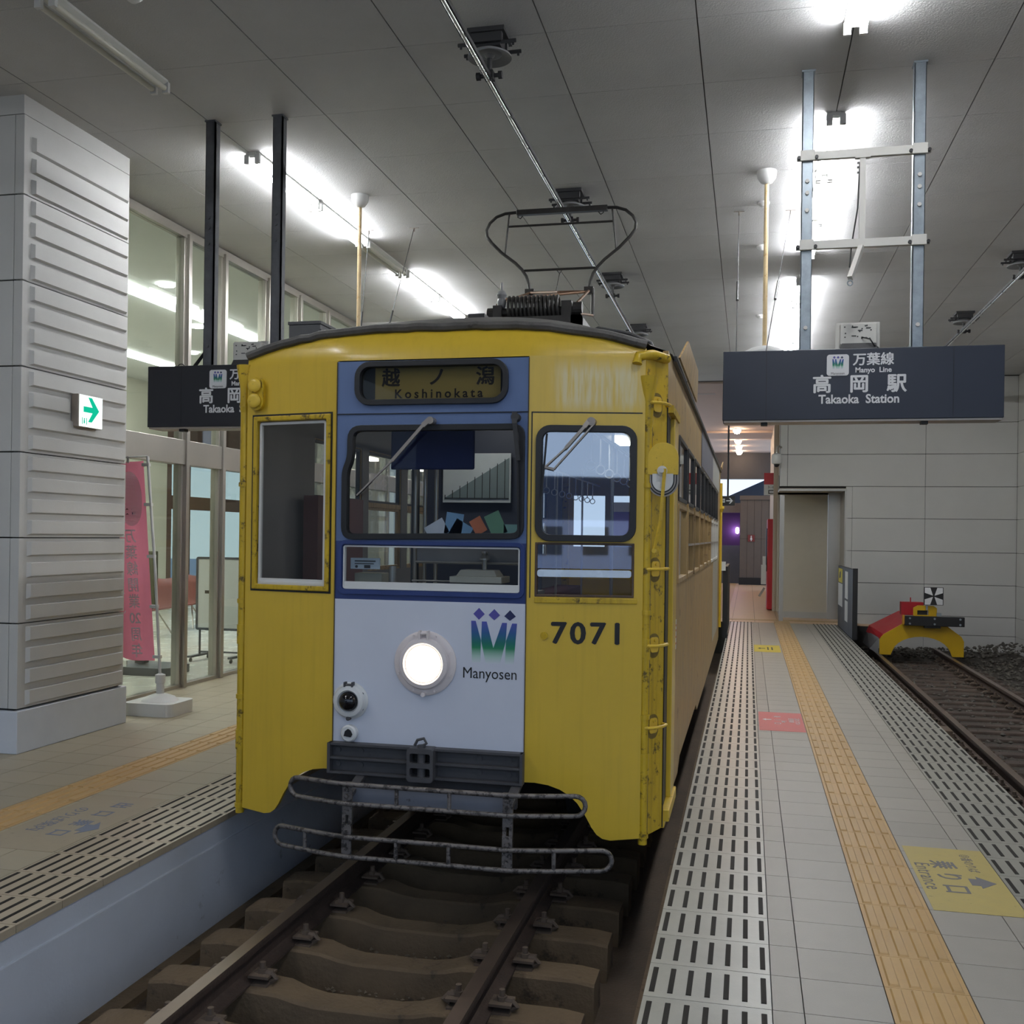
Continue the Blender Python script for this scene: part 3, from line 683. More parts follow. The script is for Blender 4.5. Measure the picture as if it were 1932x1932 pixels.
MB().plate([(-1.112,1.335),(-1.112,2.308),(-0.545,2.308),(-0.545,2.302),(-1.106,2.302),(-1.106,1.335)], [], TR, -0.002, 0.0).obj('panel_seam', m_black, T)
MB().plate(rect(-1.085,1.31,-0.56,1.338), [], TR, -0.008, 0.0).obj('sill', m_yelw, T, bevel=0.003)
f = ring(wr1, 0.034, TR, -0.018, 0.03, 'window_seal', m_rubber, T, 0.010)
MB().plate(inset(wr1,0.028), [], TR, 0.006, 0.010).obj('pane', m_glassm, f)
f = ring(wr2, 0.012, TR, -0.004, 0.03, 'window_frame', M('worn dark frame', (74,58,46), 0.6, dirt=(140,110,50), dscale=30, dthr=0.6), T, 0.003)
MB().plate(rect(-1.075,1.49,-0.588,1.62), [], TR, 0.008, 0.011).obj('pane', m_glassm, f)
MB().plate(rrect(-1.072,1.446,-0.592,1.484,0.014), [], TR, -0.004, 0.012).obj('sliding_rail', M('pale blue rail', (206,222,240), 0.25), f, bevel=0.004)
MB().plate(rect(-1.075,1.35,-0.588,1.44), [], TR, 0.022, 0.025).obj('pane', m_glassd, f)
# number and logo
for q, ch in enumerate('7071'): text('number_text', ch, 0.158, m_black, T, (-0.960+0.100*q, yr(-0.960+0.100*q)-0.002, 1.148), (0.98,0.197,0), (0,0,1), heavy=0.0042, sx=1.08)
MB().cyl((-1.032,yr(-1.032),1.139),(-1.032,yr(-1.032)-0.008,1.139),0.020,16).cyl((-1.032,yr(-1.032)-0.008,1.139),(-1.032,yr(-1.032)-0.012,1.139),0.009,10).obj('bolt', m_yelw, T)
m_logo = bpy.data.materials.new('logo gradient'); m_logo.use_nodes = True; n_ = m_logo.node_tree; bb = n_.nodes['Principled BSDF']; bb.inputs['Roughness'].default_value = 0.4
tc_ = n_.nodes.new('ShaderNodeTexCoord'); sx_ = n_.nodes.new('ShaderNodeSeparateXYZ'); mr_ = n_.nodes.new('ShaderNodeMapRange'); cr_ = n_.nodes.new('ShaderNodeValToRGB')
n_.links.new(tc_.outputs['Generated'], sx_.inputs[0]); n_.links.new(sx_.outputs['Z'], cr_.inputs[0]); n_.links.new(cr_.outputs[0], bb.inputs['Base Color'])
E_ = cr_.color_ramp.elements; E_[0].position = 0.0; E_[0].color = lin((206,212,220)); E_[1].position = 1.0; E_[1].color = lin((84,84,168))
for ps, c in ((0.16,(170,200,190)),(0.36,(40,130,90)),(0.48,(30,110,100)),(0.72,(44,90,140))): q = E_.new(ps); q.color = lin(c)
def logo(par, x, z, s, TT, t, names=('logo_emblem','logo_diamond')):
    """crest of four splayed bars and three diamonds, s = height of the bars"""
    k = s/0.222
    P = lambda l: [(x+a*k, z+b*k) for a,b in l]
    b = MB()
    for l in ([(-.122,.111),(-.098,.111),(-.068,.010),(-.070,-.111),(-.115,-.111)], [(-.064,.109),(-.038,.109),(0,-.030),(.046,.105),(.072,.105),(.066,.005),(.036,-.111),(-.040,-.111),(-.066,.005)],
              [(.126,.103),(.100,.103),(.068,.010),(.064,-.111),(.110,-.111)]): b.plate(P(l), [], TT, t-0.002, t)
    b.obj(names[0], m_logo, par)
    for j, dx in enumerate((-.080,.003,.088)): MB().plate(P([(dx,.117),(dx+.031,.148-.004*j),(dx,.180-.004*j),(dx-.031,.148-.004*j)]), [], TT, t-0.002, t).obj(names[1], (M_D1 if j < 2 else M_D2), par)
M_D1 = M('violet diamond', (84,80,156), 0.4, var=0.02); M_D2 = M('navy diamond', (34,42,84), 0.4, var=0.02)
logo(T, -1.300, 1.095, 0.222, TC, 0.0)
text('logo_text', 'Manyosen', 0.082, m_black, T, (-1.318,5.279,0.928), (1,0,0), (0,0,1), sx=0.90)
# --- brow above the front and the roof
def zt(u): return 2.765-0.085*abs(u-X0)**3
us = [X0-1.13+2.26*i/40 for i in range(41)]
vs = []; fs = []
for u in us:
    for j in range(7):
        t = j/6; z = 2.598+(zt(u)-2.598)*t; hh = (z-2.598)/0.167
        vs.append((u, yf(u)+0.003+0.075*hh*hh, z))
for i in range(40):
    for j in range(6): fs.append((i*7+j, (i+1)*7+j, (i+1)*7+j+1, i*7+j+1))
MB().add(vs, fs).obj('brow_panel', m_yel, T, smooth=True)
def hw(y): return 1.13+0.11*min(1, max(0, (y-5.36)/0.28))
ST = [0,0.04,0.10,0.2,0.35,0.6,0.9,1.3,2,4,6,8,9.2,9.8,10.2,10.5,10.7,10.85]
vs = []; fs = []
for s in ST:
    rise = min(1, s/1.3); fall = max(0, (s-9.4)/1.45)
    crown = 0.125+0.235*(1-(1-rise)**2)-0.23*fall**2
    for i in range(41):
        q = -1+2*i/40; h_ = hw(5.36+s)-0.12*max(0,(s-10.4)/0.45); u = X0+q*h_
        yb = yf(max(-2.79,min(-0.53,u)))+0.075*((zt(u if abs(u-X0)<1.13 else X0+1.13)-2.598)/0.167)**2
        y = yb*(1-min(1,s/0.6))+5.36*min(1,s/0.6)+s-0.012*(s==0)
        zz = 2.665+crown*(1-abs(q)**2.6)*1.0
        if s == 0: zz = zt(u if abs(u-X0)<1.13 else X0+1.13)+0.034
        vs.append((u, y, zz))
for i in range(len(ST)-1):
    for j in range(40): fs.append((i*41+j, i*41+j+1, (i+1)*41+j+1, (i+1)*41+j))
MB().add(vs, fs).obj('roof', m_roof, T, smooth=True)
# drip rail (rounded canvas edge) along the front of the roof
_r = random.Random(11)
pts = [(u, yf(max(-2.79,min(-0.53,u)))+0.075*((zt(u)-2.598)/0.167)**2-0.004+_r.uniform(-.003,.003), zt(u)+0.016+_r.uniform(-.004,.004)) for u in us]
MB().tube(pts, 0.025, 8).obj('roof_edge', m_roof, T, smooth=True)
# --- handrail/drain posts at the two front corners
def post(x, y, ztop, side):
    b = MB(); b.tube([(x,y,0.055),(x,y,0.09),(x,y,ztop-0.25)], 0.024, 12)
    o = b.obj('corner_pipe', m_yelw, T, smooth=True)
    b = MB(); b.lathe([(0.024,-0.02),(0.028,0),(0.028,0.10),(0.030,0.13),(0.048,0.23),(0.050,0.25)], (x,y,ztop-0.25), n=14); b.obj('funnel', m_yelw, o, smooth=True)
    for z in (0.10, 0.72, 1.265, 1.93, 2.385):
        b = MB().cyl((x,y,z-0.012),(x,y,z+0.012),0.030,12).box(min(x,x+0.05*side), max(x,x+0.05*side), y-0.006, y+0.02, z-0.007, z+0.007).cyl((x+0.052*side,y-0.014,z),(x+0.052*side,y+0.01,z),0.011,8)
        b.obj('clamp', m_yelw, o)
    for z in (0.42, 1.02): MB().cyl((x,y,z),(x,y,z+0.11),0.029,12).obj('sleeve', m_yelw, o)
    return o
post(-2.818, 5.425, 2.61, 1); post(-0.520, 5.425, 2.50, -1)
# right corner panel, folding door and side
TA = lambda u,v,w: (-0.535+0.105*u, 5.415+0.205*u, v)
CPn = lambda u,v,w: (-0.530+0.100*u-w*0.868, 5.405+0.175*u+w*0.496, v)
MB().plate([(0,0.088),(1,0.108),(1,2.64),(0,2.62)], [], CPn, 0, 0.03).obj('corner_panel', m_yelw, T)
MB().plate([(0.965,0.11),(1.0,0.11),(1.0,2.4),(0.965,2.4)], [], CPn, -0.003, 0.0).obj('seam', m_rubber, T)
MB().plate([(0,0.088),(1,0.108),(1,2.64),(0,2.62)], [], lambda u,v,w: (-2.790-0.100*u+w*0.9, 5.405+0.215*u+w*0.4, v), 0, 0.03).obj('corner_panel', m_yelw, T)
MB().tube([(-0.575,5.375,2.56),(-0.57,5.385,2.60),(-0.50,5.43,2.615),(-0.435,5.55,2.61)], 0.026, 10).obj('drain_elbow', m_yelw, T, smooth=True)
for z in (2.362, 1.493, 1.092, 0.665):
    o_, t_, n_ = Vector((-0.480,5.4925,z)), Vector((0.496,0.868,0)), Vector((0.868,-0.496,0))
    b = MB().plate(rrect(-0.036,-0.040,0.036,0.040,0.018,4), [], lambda u,v,w: tuple(o_+t_*u+n_*w+Vector((0,0,v))), 0.0, 0.006)
    b.tube([o_+t_*0.085+n_*0.002, o_+t_*0.075+n_*0.035, o_+t_*0.02+n_*0.052, o_-t_*0.05+n_*0.050, o_-t_*0.085+n_*0.030, o_-t_*0.09+n_*0.002], 0.0085, 8).cyl(o_+n_*0.006+Vector((0,0,0.024)), o_+n_*0.014+Vector((0,0,0.024)), 0.009, 8)
    b.obj('hinge_bracket', m_yellite, T, smooth=True)
    MB().plate(rrect(-0.05,-0.07,0.05,0.06,0.045,5), [], lambda u,v,w: tuple(o_+t_*u+n_*w+Vector((0,0,v))), 0.0, 0.0008).obj('grease_mark', M('greasy yellow', (112,94,40), 0.6, var=0.3, scale=30) if z > 2.3 else bpy.data.materials['greasy yellow'], T)
MB().box(-0.548,-0.496,5.436,5.446,0.09,2.5).obj('seam', m_rubber, T); MB().box(-2.842,-2.790,5.42,5.44,0.09,2.6).obj('seam', m_rubber, T)
SX = -0.43
MB().box(SX-0.06, SX-0.004, 5.585, 5.86, 0.20, 2.32).obj('door_gap', m_rubber, T)
MB().box(SX-0.03, SX, 5.585, 6.14, 2.32, 2.66).obj('side_panel', m_yelp, T)
MB().box(SX-0.05, SX+0.022, 5.86, 6.12, 0.20, 2.33).obj('door_post', m_yel, T, bevel=0.006)
MB().box(SX-0.06, SX+0.030, 5.60, 6.14, 2.33, 2.37).obj('door_rail', m_yelw, T)
MB().box(SX-0.14, SX+0.035, 5.59, 6.14, 0.135, 0.20).box(SX-0.14, SX+0.01, 5.59, 6.14, 0.10, 0.14).obj('step', m_yellite, T, bevel=0.006)
MB().box(SX-0.03, SX, 5.96, 6.14, 0.14, 2.34).obj('door_leaf', m_yelp, T)
wins = [(6.50,7.36)]+[(7.52+0.93*k, 8.27+0.93*k) for k in range(8)]
m_lin = M('grey inner lining', (120,118,118), 0.6)
def side(x, name, flip):
    TT = (lambda u,v,w: (x-w, u, v)) if not flip else (lambda u,v,w: (x+w, u, v))
    holes = []
    for (a,b_) in wins: holes += [rrect(a,1.90,b_,2.292,0.02,3), rect(a,1.385,b_,1.862)]
    bot = [(6.14,0.14),(6.9,0.14),(7.0,0.16)]; 
    skirt = [(16.05,0.16),(10.2,0.16),(10.15,0.42),(9.9,0.44),(7.2,0.30),(7.0,0.16)]
    outer = [(6.14,0.14),(6.14,2.66),(16.05,2.66),(16.05,0.12),(9.4,0.12),(9.2,0.20),(7.0,0.20),(6.8,0.13)]
    MB().plate(outer, holes, TT, 0, 0.03).obj('side_panel', m_yelp, T)
    MB().plate([(6.14,0.5),(6.14,2.6),(16.0,2.6),(16.0,0.5)], [rect(a-0.01,1.37,b_+0.01,2.30) for a,b_ in wins], TT, 0.0305, 0.036).obj('inner_lining', m_lin, T)
    for k, (a,b_) in enumerate(wins):
        wf_ = ring(rrect(a-0.01,1.89,b_+0.01,2.302,0.03,3), 0.028, TT, -0.008, 0.02, 'side_window', m_rubber, T, 0.003)
        MB().plate(rect(a,1.90,b_,2.29), [], TT, 0.006, 0.009).obj('pane', m_glassd, wf_)
        mf = m_alum if k else m_whs
        wf_ = ring(rect(a-0.01,1.372,b_+0.01,1.872), 0.030, TT, -0.010, 0.02, 'side_window', m_whs if k > 5 else m_yelp, T, 0.003)
        MB().plate(rect(a,1.385,b_,1.862), [], TT, 0.012, 0.015).obj('pane', m_glass, wf_)
    MB().box(x-0.012 if flip else x, x if flip else x+0.012, 7.45, 14.9, 1.600, 1.616).obj('guard_rail', m_alum, T)
    for y in [7.45+0.93*k for k in range(9)]: MB().box(x-0.014 if flip else x, x if flip else x+0.014, y-0.012, y+0.012, 1.37, 1.90).obj('window_strut', m_yelp if y < 12.5 else m_whs, T)
    sg = -1 if flip else 1
    MB().box(*sorted((x, x+0.022*sg)), 5.9, 16.0, 2.655, 2.685).obj('gutter', m_rubber, T)
    MB().box(*sorted((x, x+0.006*sg)), 9.6, 12.6, 2.32, 2.655).obj('advert_board', M('blank grey board', (96,98,112), 0.35), T)
    MB().box(*sorted((x, x+0.006*sg)), 12.6, 15.3, 2.32, 2.655).obj('advert_board', M('blank pale board', (176,176,170), 0.35), T)
    MB().box(*sorted((x, x+0.004*sg)), 13.2, 15.2, 0.36, 1.36).obj('lower_panel', M('silver lower panel', (168,164,150), 0.4, streak=0.3), T)
side(SX, 'right', False); side(-2.89, 'left', True)
MB().box(-2.89, -2.86, 5.62, 6.14, 0.14, 2.66).obj('side_panel', m_yelp, T)
MB().plate([(5.98,2.69),(7.95,2.69),(7.80,2.80),(7.62,2.875),(6.42,2.865)], [], lambda u,v,w: (-0.405+(v-2.69)*0.12+w, u, v), 0, 0.012).obj('roof_board', m_yelp, T)
MB().plate([(15.3,2.69),(15.9,2.69),(15.75,2.80)], [], lambda u,v,w: (-0.405+(v-2.69)*0.12+w, u, v), 0, 0.012).obj('roof_board', m_yelp, T)
MB().box(-0.425,-0.423,6.22,6.40,0.98,1.16).obj('notice_sticker', m_paperw, T)
b = MB()
for z in (1.01,1.05,1.09,1.12): b.box(-0.4225,-0.4215,6.25,6.37,z,z+0.012)
b.obj('notice_text', m_red, T)
MB().box(-2.859,-2.85,5.64,6.14,0.5,2.6).obj('inner_lining', m_lin, T)
MB().box(-1.75,-1.45,5.85,6.05,2.56,2.60).obj('cab_fill_light', EM('cab fill glow', (255,250,240), 14.0), T)  # unseen light added to brighten the cab behind the windscreen
# rear of the car
MB().plate(rect(-2.79,0.2,-0.53,2.66), [rect(-2.1,1.5,-1.2,2.3),rect(-2.7,1.5,-2.2,2.3),rect(-1.1,1.5,-0.6,2.3)], XZ(16.15), 0, 0.03).obj('rear_panel', m_yel, T)
MB().box(-2.89,-2.76,16.0,16.18,0.14,2.66).box(-0.56,-0.43,16.0,16.18,0.14,2.66).obj('corner_panel', m_yelw, T)
MB().tube([(-0.415,16.12,0.3),(-0.415,16.12,2.5)],0.022,8).lathe([(0.02,0),(0.05,0.06),(0.05,0.10)],(-0.415,16.12,2.05),n=10).obj('corner_pipe', m_yel, T)
# --- lamps
def lamp(x, z, ro, ri, kind):
    b = MB().lathe([(ro,0),(ro,0.010),(ro-0.012,0.018),(ro-0.030,0.020)], (x,5.28,z), (0,-1,0), 36)
    o = b.obj('headlamp' if kind else 'marker_lamp', m_ring if kind else m_whitepl, T, smooth=True)
    rr = MB().lathe([(ri+0.030,0.015),(ri+0.034,0.028),(ri+0.026,0.044),(ri+0.006,0.050),(ri-0.002,0.040)], (x,5.28,z), (0,-1,0), 36); rr.obj('bezel', m_ring if kind else m_whitepl, o, smooth=True)
    if kind: MB().lathe([(ri,0.030),(ri*0.9,0.044),(ri*0.6,0.056),(ri*0.3,0.062),(0.001,0.064)], (x,5.28,z), (0,-1,0), 32).obj('lens', m_head, o, smooth=True)
    else: MB().lathe([(ri,0.030),(ri*0.92,0.050),(ri*0.7,0.068),(ri*0.4,0.080),(0.001,0.084)], (x,5.28,z), (0,-1,0), 28).obj('lens', M('dark lens', (20,18,20), 0.08), o, smooth=True)
    for k in range(8 if kind else 6):
        a = 2*PI*(k+0.5)/(8 if kind else 6); MB().cyl((x+(ro-0.016)*math.cos(a),5.262,z+(ro-0.016)*math.sin(a)),(x+(ro-0.016)*math.cos(a),5.255,z+(ro-0.016)*math.sin(a)),0.007,8).obj('screw', m_steelg if not kind else m_ring, o)
    MB().box(x-0.026,x-0.018,5.232,5.265,z+ri+0.022,z+ro+0.004).box(x+0.018,x+0.026,5.232,5.265,z+ri+0.022,z+ro+0.004).cyl((x-0.018,5.245,z+ro-0.012),(x+0.018,5.245,z+ro-0.012),0.008,8).obj('hinge', m_ring if kind else m_steelg, o)
    MB().cyl((x,5.262,z-ro+0.008),(x,5.236,z-ro+0.008),0.012,10).obj('catch', m_ring if kind else m_steelg, o)
lamp(-1.672, 0.972, 0.172, 0.105, True)
lamp(-2.092, 0.752, 0.100, 0.056, False)
o = MB().lathe([(0.046,0),(0.046,0.03),(0.038,0.038)], (-2.092,5.28,0.577), (0,-1,0), 24).obj('socket', m_whitepl, T, smooth=True)
MB().plate([(-2.115,0.565),(-2.075,0.560),(-2.066,0.575),(-2.078,0.598),(-2.092,0.604),(-2.108,0.592)], [], XZ(5.24), -0.004, 0.002).obj('socket_hole', m_black, o)
# twin tail lamp housing, painted over
tp = MB().plate(rrect(-2.765,2.345,-2.668,2.532,0.047,8), [], TL, -0.030, 0.0); tp = tp.obj('tail_lamp_housing', m_yelw, T, bevel=0.008)
for z in (2.484, 2.398):
    MB().lathe([(0.040,0.0),(0.040,0.016),(0.034,0.022),(0.020,0.024),(0.001,0.024)], (-2.722,yl(-2.722)-0.030,z), (0,-1,0), 22).obj('lamp_cap', m_yellite, tp, smooth=True)
# --- wipers
def arm(pts, wds, name='wiper_arm', mat=None):
    b = MB()
    for a, c, w_ in zip(pts[:-1], pts[1:], wds): b.beam(a, c, w_, 0.012, (0,-1,0))
    return b
o = arm([(-1.655,5.235,2.268),(-1.69,5.232,2.235),(-1.86,5.238,2.05),(-2.062,5.250,1.865)], [0.026,0.017,0.008]).cyl((-1.648,5.28,2.262),(-1.648,5.222,2.262),0.020,14).obj('wiper', m_alum, T)
MB().beam((-2.069,5.256,1.858),(-1.98,5.256,1.94),0.008,0.010,(0,-1,0)).obj('wiper_blade', m_rubber, o)
o = arm([(-1.192,5.235,2.300),(-1.190,5.228,2.240),(-1.170,5.240,2.05)], [0.026,0.022]).cyl((-1.188,5.28,2.275),(-1.188,5.225,2.275),0.022,14).obj('wiper', m_box, T)
MB().beam((-1.176,5.250,2.09),(-1.168,5.258,1.66),0.011,0.014,(0,-1,0)).obj('wiper_blade', m_rubber, o)
o = arm([(-0.808,5.300,2.262),(-0.835,5.292,2.225),(-0.93,5.280,2.115),(-1.035,5.262,2.015)], [0.024,0.016,0.008]).beam((-0.782,5.30,2.245),(-0.985,5.268,2.008),0.008,0.01,(0,-1,0)).beam((-1.04,5.262,2.018),(-0.985,5.268,2.006),0.012,0.008,(0,-1,0)).cyl((-0.80,yr(-0.8),2.255),(-0.80,5.292,2.255),0.022,14).obj('wiper', m_alum, T)
MB().beam((-1.025,5.262,2.19),(-1.050,5.262,1.86),0.009,0.012,(0,-1,0)).obj('wiper_blade', m_rubber, o)
# --- mirror / hooded signal lamp on the right corner
o = MB().plate([(0.078*math.cos(PI*i/16), 2.075+0.078*math.sin(PI*i/16)) for i in range(17)]+[(-0.078,1.985),(0.078,1.985)], [], lambda u,v,w: (-0.437+u, 5.40+w, v), 0, 0.05).obj('hooded_mirror', m_yellite, T, bevel=0.006)
for (r, q, mt) in ((0.080,0.0,m_alum),(0.073,-0.003,m_rubber),(0.067,-0.006,m_alum),(0.060,-0.009,m_rubber),(0.054,-0.012,m_whitepl)):
    MB().plate([(r*math.cos(-PI*i/16), 1.955+1.05*r*math.sin(-PI*i/16)) for i in range(17)]+[(-r,1.99),(r,1.99)], [], lambda u,v,w: (-0.437+u, 5.41+w+q, v), 0, 0.02).obj('mirror_glass', mt, o)
MB().lathe([(0.026,0),(0.026,0.012),(0.012,0.014),(0.012,0.03),(0.001,0.03)], (-0.440,5.40,2.005), (0,-1,0), 16).obj('pivot', m_whs, o)
MB().beam((-0.425,5.375,2.015),(-0.445,5.385,1.75),0.013,0.013).beam((-0.445,5.385,1.75),(-0.475,5.41,1.60),0.013,0.013).cyl((-0.478,5.43,1.59),(-0.478,5.395,1.59),0.012,10).obj('mirror_stay', m_yellite, o)
# --- coupler beam under the white panel
g = MB().box(-2.19,-1.128,5.255,5.30,0.375,0.528).obj('coupler_beam', m_steelg, T)
for z in (0.372,0.450,0.524): MB().box(-2.192,-1.126,5.215,5.262,z-0.006,z+0.006).obj('rib', m_steelg, g)
for x in (-1.128,-2.19): MB().box(x-0.008,x+0.008,5.21,5.262,0.368,0.53).obj('rib', m_steelg, g)
h = MB().plate(rrect(-1.735,0.358,-1.590,0.535,0.02), [rrect(-1.718,0.458,-1.607,0.508,0.01), rrect(-1.718,0.385,-1.607,0.432,0.01)], XZ(5.17), 0, 0.09).obj('coupler_pocket', m_steelg, g, bevel=0.004)
MB().box(-1.715,-1.61,5.24,5.25,0.38,0.51).obj('pocket_back', m_black, g)
MB().cyl((-1.662,5.20,0.38),(-1.662,5.20,0.55),0.022,14).obj('pin', m_steelg, g)
MB().tube([(-1.70,5.20,0.545),(-1.685,5.20,0.575),(-1.650,5.20,0.585),(-1.635,5.20,0.56),(-1.66,5.20,0.545)],0.008,8).obj('pin_handle', m_steelg, g)
for x in (-2.15,-2.02,-1.20,-1.36):
    for z in (0.412,0.487): MB().cyl((x,5.256,z),(x,5.248,z),0.015,12).obj('rivet', m_steelg, g)
MB().box(-2.02,-1.17,5.30,5.34,0.22,0.37).obj('buffer_beam', m_steelg, T)['label'] = 'grey beam behind the upper guard bars'
MB().box(-2.02,-1.17,5.10,5.11,0.245,0.335).obj('number_plate_board', M('blue grey chipped plate', (104,108,118), 0.5, var=0.1, dirt=(52,46,42), dscale=14, dthr=0.63), T)
def yb(x):   # guard bar bends backwards at the ends
    a = abs(x+1.585)-0.44; return 5.02+0.0*max(0,a)+0.30*max(0,a)**1.15
def loop(xa, xb, z0, z1, name, verts, rr=0.0125):
    h = (z1-z0)/2; pts = []; n = 22
    for i in range(n+1): x = xa+h+(xb-xa-2*h)*i/n; pts.append((x, yb(x), z1))
    for i in range(1,8): a = PI/2-PI*i/8; x = xb-h+h*math.cos(a); pts.append((x, yb(x), (z0+z1)/2+h*math.sin(a)))
    for i in range(n+1): x = xb-h-(xb-xa-2*h)*i/n; pts.append((x, yb(x), z0))
    for i in range(1,8): a = -PI/2-PI*i/8; x = xa+h+h*math.cos(a); pts.append((x, yb(x), (z0+z1)/2+h*math.sin(a)))
    o = MB().tube(pts, rr, 10, True).obj(name, m_fender, T, smooth=True)
    for x in verts: MB().cyl((x,yb(x),z0),(x,yb(x),z1),0.011,8).obj('bar', m_fender, o)
    return o
loop(-2.36, -0.775, 0.262, 0.362, 'guard_loop', (-1.735,-1.455))
loop(-2.46, -0.645, -0.012, 0.090, 'guard_loop', (-2.26,-1.735,-1.455,-0.925))
for x in (-2.01,-1.155):
    o = MB().box(x-0.026,x+0.026,5.035,5.05,0.20,0.37).box(x-0.026,x-0.008,5.035,5.05,0.09,0.2).box(x+0.008,x+0.026,5.035,5.05,0.09,0.2).obj('guard_bracket', m_fender, T)
    MB().box(x-0.026,x+0.026,5.03,5.042,-0.02,0.155).obj('bracket_plate', m_fender, o)
    for z in (0.335,0.30,0.115,0.03): MB().cyl((x,5.035,z),(x,5.015,z),0.011,6).obj('bolt', m_fender, o)
    MB().beam((x,5.05,0.30),(x,5.45,0.42),0.05,0.02).obj('stay', m_steelg, o)
# --- under frame and wheels
MB().box(-2.72,-0.62,5.50,16.0,0.36,0.44).box(-2.3,-1.02,6.3,15.6,0.05,0.36).obj('under_frame', m_blackgap, T)
for yb_ in (7.2, 8.7, 13.0, 14.5):
    ax = MB().cyl((-2.30,yb_,0.03),(-1.12,yb_,0.03),0.06,10).obj('axle', m_blackgap, T)
    for x in (-2.285,-1.135): MB().cyl((x-0.05,yb_,0.03),(x+0.05,yb_,0.03),0.33,26).obj('wheel', m_box, ax)
for (a,b_) in ((6.75,9.15),(12.55,14.95)):
    for x in (-2.50,-0.92): MB().box(x-0.04,x+0.04,a,b_,-0.06,0.20).obj('bogie_frame', m_blackgap, T)
# --- inside the car
m_in = M('dark interior', (130,130,132), 0.6); m_inr = M('maroon interior', (104,62,62), 0.6); m_ind = M('dark blue bulkhead', (58,64,80), 0.5)
MB().box(-2.76,-0.58,5.45,5.70,0.44,0.50).box(-2.85,-0.47,5.70,16.0,0.44,0.50).obj('car_floor', m_in, T)
MB().box(-2.85,-0.47,5.6,16.0,2.60,2.63).obj('car_ceiling', M('cabin ceiling', (120,116,110), 0.6), T)
MB().plate(rect(-2.10,0.5,-1.30,2.6), [], XZ(6.55), 0, 0.03).obj('bulkhead', m_ind, T)
MB().box(-2.80,-2.70,6.2,7.0,0.5,1.9).obj('side_lining', m_inr, T)
MB().box(-2.2,-1.85,6.9,7.3,0.5,1.55).obj('fare_cabinet', m_inr, T)
for x in (-1.96,-1.90,-1.83): MB().cyl((x,5.95,0.5),(x,5.95,2.6),0.013,10).obj('grab_pole', m_alu, T, smooth=True)
MB().box(-2.02,-1.98,6.05,6.09,0.5,2.6).obj('partition_post', m_rubber, T)
for y in (8.5,10.5,12.5,14.5):
    for x in (-2.3,-1.1): MB().cyl((x,y,0.5),(x,y,2.6),0.014,8).obj('grab_pole', m_alu, T)
for x in (-2.64,-0.68): MB().box(x-0.2,x+0.2,7.6,15.5,0.5,0.92).obj('bench_seat', M('seat moquette', (90,54,60), 0.8), T, bevel=0.03)
MB().box(-2.02,-1.52,5.66,5.68,2.03,2.33).obj('sun_blind', M('blue sun blind', (34,46,100), 0.5), T, bevel=0.01)
MB().box(-1.955,-1.50,6.50,6.52,1.87,2.19).obj('timetable_board', M('pale chart', (196,206,212), 0.6), T)
MB().plate([(-1.94,1.90),(-1.51,1.90),(-1.51,2.16)], [], XZ(6.497), -0.002, 0.0).obj('chart_print', M('chart print', (120,136,140), 0.6), T)
b = MB()
for k in range(9): b.box(-1.94+0.05*k,-1.936+0.05*k,6.492,6.496,1.90,1.90+0.029*k+0.02)
b.box(-1.94,-1.51,6.492,6.496,1.895,1.90); b.obj('chart_lines', m_black, T)
PC = {'w':(206,212,222),'b':(130,170,205),'o':(214,128,92),'g':(128,176,146),'c':(150,196,190)}
for (x,z,a,s1,s2,c) in ((-1.70,1.685,30,0.12,0.09,'w'),(-1.60,1.72,-8,0.10,0.12,'b'),(-1.56,1.68,-30,0.11,0.10,'b'),(-1.46,1.71,30,0.07,0.09,'o'),(-1.36,1.72,25,0.09,0.13,'g'),(-1.27,1.68,0,0.09,0.08,'c')):
    a = math.radians(a); ca, sa = math.cos(a), math.sin(a)
    MB().plate([(x+p*ca-q*sa, z+p*sa+q*ca) for p,q in rect(-s1/2,-s2/2,s1/2,s2/2)], [], XZ(5.54), 0, 0.002).obj('paper_note', M('note '+c, PC[c], 0.7), T)
MB().box(-1.80,-1.17,5.50,5.545,1.50,1.64).obj('note_rack', m_in, T)
MB().box(-2.12,-1.17,5.40,6.0,1.28,1.34).obj('driver_desk', M('cab desk', (150,150,146), 0.5), T)
o = MB().box(-1.57,-1.28,5.36,5.56,1.40,1.435).frus(-1.54,-1.31,5.38,5.54,1.435,1.47,0.02).obj('brake_stand', M('cast brake box', (190,186,172), 0.4, dirt=(90,80,60)), T, bevel=0.004)
MB().cyl((-1.40,5.46,1.47),(-1.40,5.46,1.53),0.014,10).lathe([(0.001,0),(0.03,0.004),(0.03,0.012),(0.012,0.03),(0.02,0.04),(0.02,0.05)],(-1.40,5.46,1.52),n=12).obj('brake_handle', m_alu, o)
MB().cyl((-1.80,5.48,1.505),(-1.17,5.48,1.505),0.007,8).cyl((-1.80,5.42,1.405),(-1.57,5.42,1.405),0.005,8).obj('desk_rail', m_alu, T)
MB().box(-2.125,-1.955,5.33,5.336,1.465,1.525).obj('cab_notice', M('cab notice', (176,188,198), 0.6), T)
b = MB(); b.box(-2.10,-1.98,5.327,5.33,1.505,1.512).box(-2.10,-1.99,5.327,5.33,1.492,1.497); b.cyl((-2.09,5.33,1.478),(-2.09,5.327,1.478),0.008,10).box(-2.045,-2.01,5.327,5.33,1.470,1.487); b.obj('notice_text', m_black, T)
MB().box(-2.13,-1.97,5.40,5.52,1.36,1.44).obj('meter_box', M('beige meter', (170,164,142), 0.5), T, bevel=0.004)
MB().cyl((-1.92,5.44,1.36),(-1.92,5.44,1.48),0.02,12).obj('glass_jar', m_alu, T)
